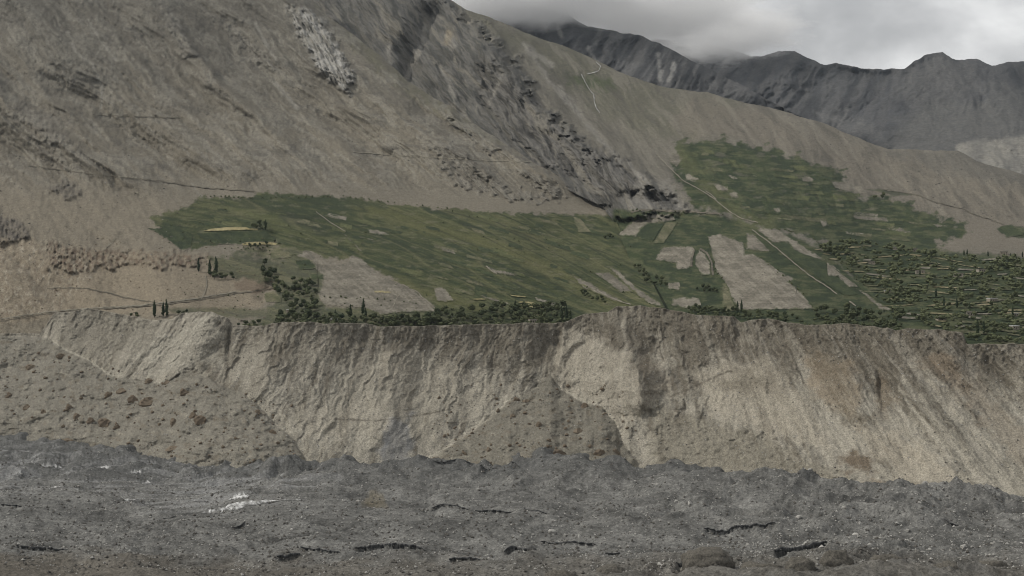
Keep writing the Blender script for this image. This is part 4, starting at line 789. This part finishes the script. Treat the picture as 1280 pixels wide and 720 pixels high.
# dirt covered ice blocks along the near edge of the view
BLK = [(884, 703, 58, 22), (952, 707, 62, 18), (1000, 713, 34, 12), (1108, 708, 44, 16), (1046, 713, 36, 10), (1186, 711, 40, 14), (1240, 713, 46, 12), (762, 715, 40, 8), (700, 715, 46, 7)]
M_block = mat_plain('dirt_on_ice', (.060, .055, .047), (.165, .152, .128), .9, bump=1.0, bdist=.8)
for i, (u, v, w, hh) in enumerate(BLK):
    y = 742.0 - 6 * (i % 3); m = y / FPX; x = (u - 640) * m
    q_ = ICO4_V; vv = np.sign(q_) * np.abs(q_) ** .8; vv = vv * (1 + .16 * fbm(q_[:, 0] * 1.7 + 9 * i, q_[:, 1] * 1.7 + q_[:, 2] * 1.3, 4, 600 + i, .6))[:, None]; vv[:, 0] *= w * m * .56; vv[:, 1] *= w * m * .38; zg = float(SG_at(u, 719)[0][2]); ztop = max(CZ + (360 - v) * m, zg + hh * m * .8); vv[:, 2] *= 9.0
    vv[:, 2] += ztop - np.percentile(vv[:, 2], 96)
    o = link('ice_block', mesh_np('ice_block', vv, ICO4_F, M_block, smooth=True)); o.location = (x, y, 0)
    tag(o, ['largest brown dirt covered ice block at the bottom edge', 'long flat dirt covered ice block right of the largest one', 'small dirt covered block right of the long flat one', 'rounded dirt covered block below the dark hollow', 'low dirt covered block left of the rounded one', 'dirt covered block second from the right corner', 'dirt covered block nearest the bottom right corner', 'low dirt covered hump left of the largest block', 'leftmost low dirt covered hump at the bottom edge'][i], 'ice block', 'dirt covered ice blocks at the near edge')
# loose stones nobody could count
OCT_V = np.array([(1, 0, 0), (0, 1, 0), (-1, 0, 0), (0, -1, 0), (0, 0, 1), (0, 0, -1)], float); OCT_F = np.array([(0, 1, 4), (1, 2, 4), (2, 3, 4), (3, 0, 4), (1, 0, 5), (2, 1, 5), (3, 2, 5), (0, 3, 5)])
def stones(name, S, n, pick, size, mat, lab, cat, seed, small=False):
    BV, BF = (OCT_V, OCT_F) if small else (ICO_V, ICO_F)
    g_ = np.random.default_rng(seed); uu, vv = pick(g_, n); P = S.at(uu, vv); n = len(P)
    s = size[0] * (size[1] / size[0]) ** (g_.random(n) ** 2.2); base = [rock_verts(BV, 300 + i, .75) for i in range(6)]
    sel = g_.integers(0, 6, n); an = g_.uniform(0, 6.3, n); B = np.array(base)[sel]; ca, sa = np.cos(an)[:, None], np.sin(an)[:, None]
    Q = np.stack([B[..., 0] * ca - B[..., 1] * sa, B[..., 0] * sa + B[..., 1] * ca, B[..., 2]], -1) * s[:, None, None] * .6 + P[:, None] + np.array([0, 0, 1]) * (s * .15)[:, None, None]
    F = BF[None] + (np.arange(n) * len(BV))[:, None, None]
    o = link(name, mesh_np(name, Q.reshape(-1, 3), F.reshape(-1, 3), mat, smooth=False)); return tag(o, lab, cat, kind='stuff')
def pick_box(u0, u1, v0, v1, fn=None):
    def f(g_, n):
        u = g_.uniform(u0, u1, n); v = g_.uniform(v0, v1, n)
        if fn is not None: k_ = fn(u, v, g_); u, v = u[k_], v[k_]
        return u, v
    return f
stones('glacier_rubble', GSheet, 15000, pick_box(-60, 1340, 575, 725, lambda u, v, g_: (v > marg(u) + 4) & (g_.random(len(u)) < .45 + .5 * sstep(700, 1000, u) + .3 * fbm(u / 30, v / 10, 3, 501))), (.55, 2.2), M_stone, 'pale stones strewn over the dark glacier', 'rubble', 1, True)
stones('glacier_rubble', GSheet, 12000, pick_box(-60, 1340, 575, 725, lambda u, v, g_: v > marg(u) + 4), (.6, 2.6), M_dkstone, 'dark stones strewn over the glacier', 'rubble', 2, True)
stones('hillside_stones', SC, 5200, pick_box(-100, 740, 0, 330, lambda u, v, g_: (v > curve(TC)(u) + 3) & (g_.random(len(u)) < np.clip(.25 + .8 * fbm((u - v) / 40, v / 30, 4, 502) + .25 * (u < 250) * (v > 180), .02, 1)) & ((v < 240) | (u < 230))), (.7, 3.0), M_dkstone, 'dark stones and shrubs dotted over the left hillside', 'stones', 3)
stones('hillside_stones', SC, 700, pick_box(-100, 740, 0, 330, lambda u, v, g_: (v > curve(TC)(u) + 3) & (v < 240) | (u < 230)), (.7, 2.2), M_stone, 'pale stones dotted over the left hillside', 'stones', 4)
stones('scarp_stones', SC, 1500, pick_box(-60, 340, 296, 400, lambda u, v, g_: g_.random(len(u)) < .4 + .5 * fbm(u / 20, v / 12, 3, 503)), (.6, 2.4), M_clod, 'brown stones on the orange scarp', 'stones', 5)
stones('mound_stones', SW, 6000, pick_box(-60, 1320, 410, 600, lambda u, v, g_: (v < marg(u)) & (v > crest(u) + 3) & (((u < 370) & (v > 430 + .2 * u)) | ((u > 540) & (u < 790) & (v > 475)) | (g_.random(len(u)) < .28))), (.5, 1.9), M_dkstone, 'dark stones on the moraine wall and its slumped mounds', 'stones', 6, True)
stones('mound_stones', SW, 4200, pick_box(-60, 1320, 410, 610, lambda u, v, g_: (v < marg(u)) & (v > crest(u) + 3)), (.5, 1.9), M_stone, 'pale stones on the moraine wall', 'stones', 7, True)
stones('mound_stones', SW, 1400, pick_box(-60, 800, 425, 590, lambda u, v, g_: (v < marg(u)) & (((u < 370) & (v > 430 + .2 * u)) | ((u > 540) & (v > 480)))), (.8, 4.6), M_clod, 'brown clods on the slumped mounds', 'clods', 8)
stones('field_stones', SD, 900, pick_box(780, 1020, 262, 390, lambda u, v, g_: (poly_sd(u, v, [(884, 296), (929, 304), (943, 318), (1001, 365), (1018, 387), (922, 388), (895, 340)]) < -1) | (poly_sd(u, v, z4((375, 250), (530, 245), (545, 265), (520, 365), (445, 370), (325, 320))) < -1) | (poly_sd(u, v, z4((565, 262), (625, 330), (630, 400), (548, 330))) < 0)), (.6, 2.0), M_dkstone, 'dark stones dotted over the fallow fields', 'stones', 9)
stones('mountain_stones', SD, 3000, pick_box(560, 1300, 60, 320, lambda u, v, g_: (v > curve(TD)(u) + 3) & (v > curve(TC)(u) + 3) * (u < 760) | (v > curve(TD)(u) + 3) & (u > 980) & (v < curve(TD)(u) + 70)), (.9, 3.2), M_dkstone, 'dark stones dotted over the right mountain slope', 'stones', 10)

# ------------------------------------------------------------------ trees
def leaf_quads(g_, centre, rad, n, size):
    d = g_.normal(size=(n, 3)); d /= np.linalg.norm(d, axis=1, keepdims=True); p = centre + d * rad * g_.uniform(.75, 1.1, (n, 1))
    a = g_.normal(size=(n, 3)); a /= np.linalg.norm(a, axis=1, keepdims=True); b = np.cross(a, d + .6 * g_.normal(size=(n, 3))); b /= np.linalg.norm(b, axis=1, keepdims=True) + 1e-9
    s = size * g_.uniform(.6, 1.3, (n, 1)); return np.stack([p - a * s, p + b * s * .7, p + a * s, p - b * s * .7], 1)
def broadleaf(seed, lumps=6, per=34, ls=.075):
    """crown of a tree of height 1 and a width near .9"""
    g_ = np.random.default_rng(seed); V_, F_ = [], []; c0 = 0
    for i in range(lumps):
        a = g_.uniform(0, 6.28); rr = g_.uniform(.05, .24) if i else 0; c = np.array([rr * math.cos(a), rr * math.sin(a), g_.uniform(.38, .78) if i else .6]); rad = np.array([1, 1, .85]) * (g_.uniform(.16, .26) if i else .27)
        v = ICO_V * (1 + .18 * g_.normal(size=(12, 1))) * rad * .92 + c; V_.append(v); F_ += [(*f, f[2]) for f in (ICO_F + c0)]; c0 += 12
        q = leaf_quads(g_, c, rad, per, ls); V_.append(q.reshape(-1, 3)); F_ += (np.arange(per * 4).reshape(-1, 4) + c0).tolist(); c0 += per * 4
    return np.concatenate(V_), F_
def poplar(seed, n=170):
    g_ = np.random.default_rng(seed); V_, F_ = [], []; c0 = 0
    for i in range(9):
        z = .14 + i * .095; r_ = .095 * math.sin(min(1, (z + .05) / .45) * 1.57) * (1 if z < .6 else max(.18, 1 - (z - .6) / .42)); c = np.array([g_.normal() * .012, g_.normal() * .012, z]); rad = np.array([r_, r_, .085])
        V_.append(ICO_V * (1 + .12 * g_.normal(size=(12, 1))) * rad * .9 + c); F_ += [(*f, f[2]) for f in (ICO_F + c0)]; c0 += 12
        m = n // 9; q = leaf_quads(g_, c, rad, m, .026); q[..., 2] += .01; V_.append(q.reshape(-1, 3)); F_ += (np.arange(m * 4).reshape(-1, 4) + c0).tolist(); c0 += m * 4
    return np.concatenate(V_), F_
def py_mesh(name, v, f, mat):
    me = bpy.data.meshes.new(name); me.from_pydata([tuple(map(float, p)) for p in v], [], [tuple(dict.fromkeys(map(int, q))) for q in f]); me.materials.append(mat); return me
def trunk_mesh(h, r, limbs, seed):
    g_ = random.Random(seed); vs, fs = [], []
    def tube(a, b, ra, rb, n=6):
        k0 = len(vs); a = Vector(a); b = Vector(b); d = (b - a).normalized(); x = d.orthogonal().normalized(); y = d.cross(x)
        for c, rr in ((a, ra), (b, rb)):
            for q in range(n): an = 6.2832 * q / n; vs.append(c + (x * math.cos(an) + y * math.sin(an)) * rr)
        for q in range(n): fs.append((k0 + q, k0 + (q + 1) % n, k0 + n + (q + 1) % n, k0 + n + q))
    tube((0, 0, -.06), (.01, 0, h * .55), r, r * .75); tube((.01, 0, h * .55), (-.01, .01, h), r * .75, r * .35)
    for i in range(limbs): an = g_.uniform(0, 6.28); z = h * g_.uniform(.5, .8); tube((0, 0, z), (.17 * math.cos(an), .17 * math.sin(an), z + .22), r * .5, r * .2, 5)
    return py_mesh('trunk', vs, fs, M_bark)
BL = [py_mesh('crown', *broadleaf(600 + i), M_leaf) for i in range(7)]
PO = [py_mesh('crown', *poplar(650 + i), M_pop) for i in range(4)]
TB = [trunk_mesh(.6, .028, 4, i) for i in range(3)]; TP = [trunk_mesh(.8, .014, 0, 9)]
def tree(name, p, h, w, crowns, trunks, label, group, sink=.15):
    e = bpy.data.objects.new(name, None); col.objects.link(e); e.empty_display_size = .5
    e.location = (p[0], p[1], p[2] - sink); e.scale = (h * w, h * w, h); e.rotation_euler = (0, 0, r2.uniform(0, 6.28))
    link('trunk', r2.choice(trunks), e); link('crown', r2.choice(crowns), e)
    return tag(e, label, 'tree', group)
POP = [(193, 397, 22, 'left one of the lone dark poplar pair on the moraine crest', 'poplar standing alone left'), (204, 396, 19, 'slimmer poplar of the right clump on the moraine crest', 0), (208, 396, 22, 'tallest poplar of the right clump on the moraine crest', 0),
    (262, 344, 20, 'left poplar of the pair above the brown bank', 0), (270, 344, 24, 'right taller poplar of the pair above the brown bank', 0), (248, 340, 18, 'thin poplar at the left end of the brown bank', 0), (332, 288, 14, 'poplar in the small clump beside the upper wheat strip', 0),
    (438, 398, 18, 'poplar in the tree belt below the bare slope, shorter one', 0), (454, 396, 23, 'tallest poplar in the tree belt below the bare slope', 0), (457, 398, 14, 'short poplar touching the tallest belt poplar', 0), (419, 400, 14, 'short poplar at the left of the tree belt', 0), (385, 400, 16, 'poplar at the left end of the tree belt by the thicket', 0),
    (644, 386, 12, 'poplar beside the yellow wheat terraces', 0), (702, 402, 20, 'first of three poplars left of the crest knoll', 0), (708, 402, 21, 'second of three poplars left of the crest knoll', 0), (713, 402, 15, 'third poplar left of the crest knoll, the shortest', 0),
    (922, 390, 14, 'left poplar of the pair above the notch in the crest', 0), (927, 390, 16, 'right poplar of the pair above the notch in the crest', 0), (1105, 391, 6, 'little poplar at the tip of the pale strip', 0), (1118, 391, 6, 'little poplar right of the tip of the pale strip', 0),
    (1205, 320, 8, 'left poplar of the pair on the upper village edge', 0), (1209, 320, 9, 'right poplar of the pair on the upper village edge', 0), (1235, 321, 8, 'poplar on the upper village edge against pale slope', 0), (1263, 322, 6, 'short poplar on the upper village edge near the right', 0), (1278, 322, 8, 'poplar on the upper village edge at the right border', 0),
    (1196, 386, 14, 'poplar standing over the lower village strips', 0), (1266, 396, 14, 'poplar beside the white house at the lower right', 0), (1222, 420, 22, 'tall poplar just behind the crest at the lower right', 0), (1230, 418, 18, 'shorter poplar just behind the crest at the lower right', 0), (1180, 384, 14, 'poplar in the middle of the village', 0), (1212, 392, 14, 'poplar right of the village centre', 0), (1150, 345, 9, 'poplar among the upper village plots', 0), (1170, 372, 12, 'poplar left of the village centre', 0)]
def base_at(u, v):
    S = SC if u < 765 or (u < 840 and v > float(curve(TC)(u)) + 2) else SD
    return S.at(u, v)
for i, (u, v, hp, lb, _) in enumerate(POP):
    p = base_at(u, v); tree('poplar_tree', p, hp * p[1] / FPX, 1.25 if hp > 13 else 1.5, PO, TP, lb, 'poplars')
spots = []
def scatter(poly, n, hp, group, label, dmin, seed):
    g_ = random.Random(seed); pts = []; p = np.array(poly); tries = 0
    while len(pts) < n and tries < n * 60:
        tries += 1; u = g_.uniform(p[:, 0].min(), p[:, 0].max()); v = g_.uniform(p[:, 1].min(), p[:, 1].max())
        if not inside(u, v, poly) or any((u - a) ** 2 + ((v - b) * 1.6) ** 2 < dmin ** 2 for a, b in pts): continue
        pts.append((u, v)); spots.append((u, v, g_.uniform(*hp), group, label))
cb = lambda us, lo, hi: [(u, float(crest(u)) - hi) for u in us] + [(u, float(crest(u)) + lo) for u in us[::-1]]
scatter(cb([345, 400, 450, 500, 540, 560], 8, 7), 75, (6, 14), 'belt trees below the bare slope', 'bushy tree in the belt below the big bare slope', 4.6, 1)
scatter(cb([540, 580, 620, 660, 700, 712], 8, 18), 85, (5, 13), 'belt trees below the green fan', 'bushy tree in the belt between wheat terraces and crest', 4.8, 2)
scatter([(318, 340), (335, 330), (345, 345), (370, 352), (392, 358), (400, 372), (396, 392), (365, 392), (350, 370), (330, 352)], 44, (7, 11), 'trees of the thicket', 'bushy tree in the thicket left of the bare slope', 5, 3)
scatter(cb([862, 900, 915], 8, 6), 16, (6, 9), 'belt trees right of the knoll', 'low bushy tree behind the crest right of the knoll', 4.6, 4)
scatter(cb([915, 940, 985], 8, 8), 24, (6, 9), 'belt trees below the largest fallow', 'bushy tree in the belt below the largest fallow field', 4.6, 5)
scatter(cb([1018, 1050, 1080, 1115, 1128], 8, 17), 62, (5, 12), 'belt trees at the foot of the green tongue', 'bushy tree in the dense belt at the foot of the green tongue', 4.8, 6)
scatter([(313, 284), (322, 280), (346, 287), (344, 290), (316, 289)], 6, (6, 8), 'clump by the upper wheat strip', 'round bush in the clump beside the upper wheat strip', 4, 7)
scatter([(302, 308), (345, 303), (352, 306), (345, 310), (305, 311)], 9, (4, 6), 'bushes below the second wheat strip', 'round bush in the row below the second wheat strip', 4, 8)
scatter([(262, 346), (290, 344), (292, 350), (264, 350)], 8, (6, 9), 'bushes under the poplar pair', 'bush at the foot of the poplars above the brown bank', 4, 9)
scatter(z3((980, 475), (1010, 480), (1060, 540), (1160, 560), (1160, 590), (1060, 580), (1000, 520)), 16, (5, 8), 'gully trees', 'dark bush in the gully beside the dark green fields', 4.4, 10)
scatter([(871, 360), (895, 360), (896, 366), (871, 366)], 8, (5, 7), 'hedge in the dark field', 'dark bush in the short hedge left of the largest fallow', 3.6, 11)
scatter([(294, 407), (330, 405), (330, 412), (296, 413)], 9, (5, 8), 'bushes on the left crest', 'low bush at the edge of the crest left of the belt', 4, 12)
scatter([(161, 394), (172, 394), (172, 398), (162, 398)], 3, (5, 6), 'bushes by the lone poplars', 'low bush left of the lone poplars', 4, 13)
scatter([(222, 392), (234, 390), (234, 394), (223, 395)], 3, (5, 7), 'bushes by the lone poplars, right', 'low bush right of the lone poplars', 4, 14)
scatter([(1092, 246), (1105, 246), (1105, 249), (1092, 249)], 3, (6, 7), 'pair of round trees on the upper slope', 'dark round tree on the edge of the upper green slope', 4, 15)
scatter(z3((690, 610), (760, 625), (830, 650), (850, 690), (760, 670), (700, 640)), 12, (5, 8), 'bushes low on the fan', 'dark bush at the foot of the fan', 4, 16)
scatter(z4((510, 575), (560, 570), (640, 590), (640, 605), (520, 600)), 8, (5, 7), 'bushes behind the crest knoll', 'low bush just behind the crest right of the knoll top', 4, 17)
n_ind = len(spots)
scatter(vill, 1700, (5.5, 11), 'village trees', 'bushy tree among the village terraces', 1.7, 20)
scatter([(752, 292), (764, 296), (770, 300), (756, 299)], 5, (4, 6), 'bushes at the head of the gully', 'dark bush at the head of the gully', 3, 21)
ind = spots[:n_ind]; rest = [q for q in spots[n_ind:] if q[3] != 'village trees'] ; vt = [q for q in spots[n_ind:] if q[3] == 'village trees']
def free(u, v):      # keep most plots of the village clear
    return not any(abs(u - a) < w * .46 and -1.0 < v - c < hgt * .5 + 2.5 for a, c, w, hgt in strips) or r2.random() < .3
vt = [q for q in vt if free(q[0], q[1]) and fbm(np.array([q[0] / 40]), np.array([q[1] / 12]), 3, 611)[0] > -.28]
vt.sort(key=lambda q: -(q[1] - 0 * q[0])); keep = max(0, 298 - len(ind) - len(rest)) ; near = [q for q in vt if q[0] < 1285][:max(keep, 0)]
under = []
for u, v, hp, grp, lb in ind + rest + near:
    p = base_at(u, v); tree('broadleaf_tree', p, hp * p[1] / FPX * 1.05, r2.uniform(.95, 1.35), BL, TB, lb if grp != 'village trees' else 'bushy tree among the lowest village terraces', grp)
for lo_u, hi_u, up, n_ in ((340, 715, 9, 210), (860, 1130, 8, 150), (320, 395, 45, 40)):
    for _ in range(n_):
        u = r2.uniform(lo_u, hi_u); v = float(crest(u)) + r2.uniform(-up, 7)
        if lo_u == 320 and not inside(u, v, [(318, 340), (345, 340), (395, 356), (402, 392), (365, 394)]): continue
        under.append((u, v, r2.uniform(4, 7.5), 0, 0))
nearset = set((q[0], q[1]) for q in near); far_ = [q for q in vt if (q[0], q[1]) not in nearset]
lowp = [broadleaf(680 + i, 4, 9, .11) for i in range(5)]
def tree_mass(name, pts, label, cat):
    Vs, Fs, c0 = [], [], 0
    for u, v, hp, grp, lb in pts:
        p = base_at(u, v); vv, ff = r2.choice(lowp); hh = hp * p[1] / FPX; an = r2.uniform(0, 6.3); q = vv * np.array([hh * 1.2, hh * 1.2, hh])
        q = np.stack([q[:, 0] * math.cos(an) - q[:, 1] * math.sin(an), q[:, 0] * math.sin(an) + q[:, 1] * math.cos(an), q[:, 2]], -1) + p - np.array([0, 0, .3])
        Vs.append(q); Fs.append(np.array(ff) + c0); c0 += len(q)
    vcat = np.concatenate(Vs); f4 = np.concatenate(Fs); tri = f4[f4[:, 2] == f4[:, 3]][:, :3]; quad = f4[f4[:, 2] != f4[:, 3]]
    tri = np.concatenate([tri, quad[:, [0, 1, 2]], quad[:, [0, 2, 3]]])
    tag(link(name, mesh_np(name, vcat, tri, M_leaf, smooth=False)), label, cat, kind='stuff')
tree_mass('village_trees', far_, 'mass of small trees over the village terraces', 'trees')
dots = []
for _ in range(420):
    u = r2.uniform(200, 820); v = r2.uniform(250, 396); fl_ = v - .42 * u
    if u < 330 and v > 330: pass
    elif v < 262 or fbm(np.array([fl_ / 14]), np.array([u / 40]), 3, 640)[0] < .05: continue
    dots.append((u, v, r2.uniform(1.2, 3.2), 0, 0))
for _ in range(420):
    u = r2.uniform(765, 1240); v = r2.uniform(180, 392)
    if fbm(np.array([u / 26]), np.array([v / 12]), 3, 641)[0] < .12 or (v < 270 and u < 850) or v < 180 + max(0, u - 960) * .38 or v < float(curve(TC)(u)): continue
    dots.append((u, v, r2.uniform(1.2, 3.0), 0, 0))
for l in ([(884, 296), (895, 340), (905, 352), (922, 386)], [(790, 264), (850, 266), (905, 270)], [(943, 318), (975, 342), (1001, 366), (1018, 386)], [(560, 388), (640, 384), (700, 380)], [(270, 312), (330, 312), (345, 330)], [(400, 372), (460, 374), (520, 380)], [(250, 246), (318, 249), (430, 247), (560, 262)], [(1040, 318), (1075, 352), (1110, 376), (1140, 392)], [(960, 286), (1000, 292), (1040, 312)]):
    for (a0, b0), (a1, b1) in zip(l, l[1:]):
        n_ = int(math.hypot(a1 - a0, b1 - b0) / 4)
        for q in range(n_):
            if r2.random() < .6: f = (q + r2.random()) / n_; dots.append((a0 + (a1 - a0) * f + r2.uniform(-1.5, 1.5), b0 + (b1 - b0) * f + r2.uniform(-1, 1), r2.uniform(1.6, 4), 0, 0))
tree_mass('scattered_shrubs', dots, 'small dark shrubs dotted over the green slopes and plot edges', 'shrubs')
tree_mass('understory_shrubs', under, 'low shrubs filling the tree belts behind the crest', 'shrubs')

# ------------------------------------------------------------------ village houses
def box(x0, x1, y0, y1, z0, z1):
    v = [(x, y, z) for z in (z0, z1) for y in (y0, y1) for x in (x0, x1)]
    return v, [(0, 2, 3, 1), (4, 5, 7, 6), (0, 1, 5, 4), (2, 6, 7, 3), (0, 4, 6, 2), (1, 3, 7, 5)]
H_wall = py_mesh('wall', *box(-5, 5, -3.5, 3.5, -2, 3.1), M_mud); H_roof = py_mesh('roof', *box(-5.35, 5.35, -3.85, 3.85, 3.1, 3.5), M_roof); H_tin = py_mesh('roof', *box(-5.35, 5.35, -3.85, 3.85, 3.1, 3.5), M_tin)
H_door = py_mesh('door', *box(-.5, .5, -3.56, -3.502, 0, 2), M_wood); H_win = py_mesh('window', *box(-.55, .55, -3.56, -3.502, 1, 2.1), M_wood)
for i, (u, v, s, tin, lb) in enumerate([(1240, 377, 1.0, 1, 'white roofed house in the village at the right'), (1269, 395, .8, 1, 'small white roofed house near the right edge'), (1109, 366, .7, 1, 'white roofed hut beside the green tongue'), (1214, 394, 1.0, 0, 'mud house right of the village centre'), (1268, 411, .8, 1, 'white roofed house low at the right edge'), (1150, 342, 1.1, 0, 'mud house in the upper village'), (1198, 346, 1.2, 0, 'mud house among the upper right terraces'), (1090, 330, .9, 0, 'mud house at the left end of the village'), (1226, 340, 1.0, 0, 'mud house near the upper right trees'), (1255, 318, 1.1, 0, 'mud house on the upper village edge'),
        (1120, 312, 1.0, 0, 'mud house on the upper left village terrace'), (1176, 400, .9, 0, 'mud house below the village centre'), (419, 403, 1.0, 1, 'white roofed hut hidden in the belt at the crest'), (666, 403, .9, 0, 'mud hut at the crest below the wheat terraces'), (362, 390, .7, 1, 'tiny white roofed hut at the foot of the thicket'), (1142, 314, 1.0, 0, 'mud house right of the upper left terrace'), (304, 402, .6, 0, 'low mud hut on the crest at the left')]):
    p = base_at(u, v); e = bpy.data.objects.new('house', None); col.objects.link(e); e.location = p; e.scale = (s * .85, s * .85, s); e.rotation_euler = (0, 0, r2.uniform(-.4, .4))
    link('wall', H_wall, e); link('roof', H_tin if tin else H_roof, e); d = link('door', H_door, e)
    for x in (-2.8, 2.8): w = link('window', H_win, e); w.location.x = x
    tag(e, lb, 'house', 'village houses')

# ------------------------------------------------------------------ cloud on the far summit, and the hazy air
def volume_mat(name, dens, noise=None, colr=(.9, .93, 1.0), aniso=0.2):
    m = bpy.data.materials.new(name); m.use_nodes = True; t = m.node_tree; t.nodes.clear(); n = t.nodes.new; l = t.links.new
    o = n('ShaderNodeOutputMaterial'); v = n('ShaderNodeVolumePrincipled'); v.inputs['Color'].default_value = (*colr, 1); v.inputs['Density'].default_value = dens; v.inputs['Anisotropy'].default_value = aniso
    l(v.outputs[0], o.inputs['Volume']); return m, t, v
m, t, v = volume_mat('summit_cloud', 0, colr=(1, 1, 1), aniso=.0)
n = t.nodes.new; l = t.links.new; co = n('ShaderNodeTexCoord')
ln = n('ShaderNodeVectorMath'); ln.operation = 'LENGTH'; l(co.outputs['Object'], ln.inputs[0])
nz = n('ShaderNodeTexNoise'); nz.inputs['Scale'].default_value = 2.6; nz.inputs['Detail'].default_value = 5; nz.inputs['Roughness'].default_value = .58; l(co.outputs['Object'], nz.inputs['Vector'])
aa = n('ShaderNodeMath'); aa.operation = 'MULTIPLY_ADD'; aa.inputs[1].default_value = 1.5; l(nz.outputs[0], aa.inputs[0]); aa.inputs[2].default_value = .12
ss = n('ShaderNodeMath'); ss.operation = 'SUBTRACT'; l(aa.outputs[0], ss.inputs[0]); l(ln.outputs['Value'], ss.inputs[1])
rr = n('ShaderNodeMapRange'); rr.inputs['From Min'].default_value = .0; rr.inputs['From Max'].default_value = .55; rr.inputs['To Max'].default_value = .012; l(ss.outputs[0], rr.inputs[0]); l(rr.outputs[0], v.inputs['Density'])
for (u, vv, y, rx, ry, rz, lb) in [(655, -17, 5150, 560, 420, 215, 'grey cloud capping the far dark summit'), (815, 11, 5350, 470, 380, 165, 'grey cloud trailing right of the far dark summit'), (905, 40, 6500, 430, 350, 150, 'thin cloud lying on the far ridge right of the summit')]:
    o = link('cloud', mesh_np('cloud', ICO3_V * 1.06, ICO3_F, m)); o.location = unproj(np.array(float(u)), np.array(float(vv)), y); o.scale = (rx, ry, rz)
    tag(o, lb, 'cloud')
HAZE = 1.15e-5
m, t, v = volume_mat('haze_air', HAZE, colr=(.76, .87, 1.0))
hv, hf = box(-4200, 5200, -400, 8600, -60, 2300)
tag(link('haze', py_mesh('haze', hv, hf, m)), 'thin blue haze filling the valley', 'haze', kind='stuff')
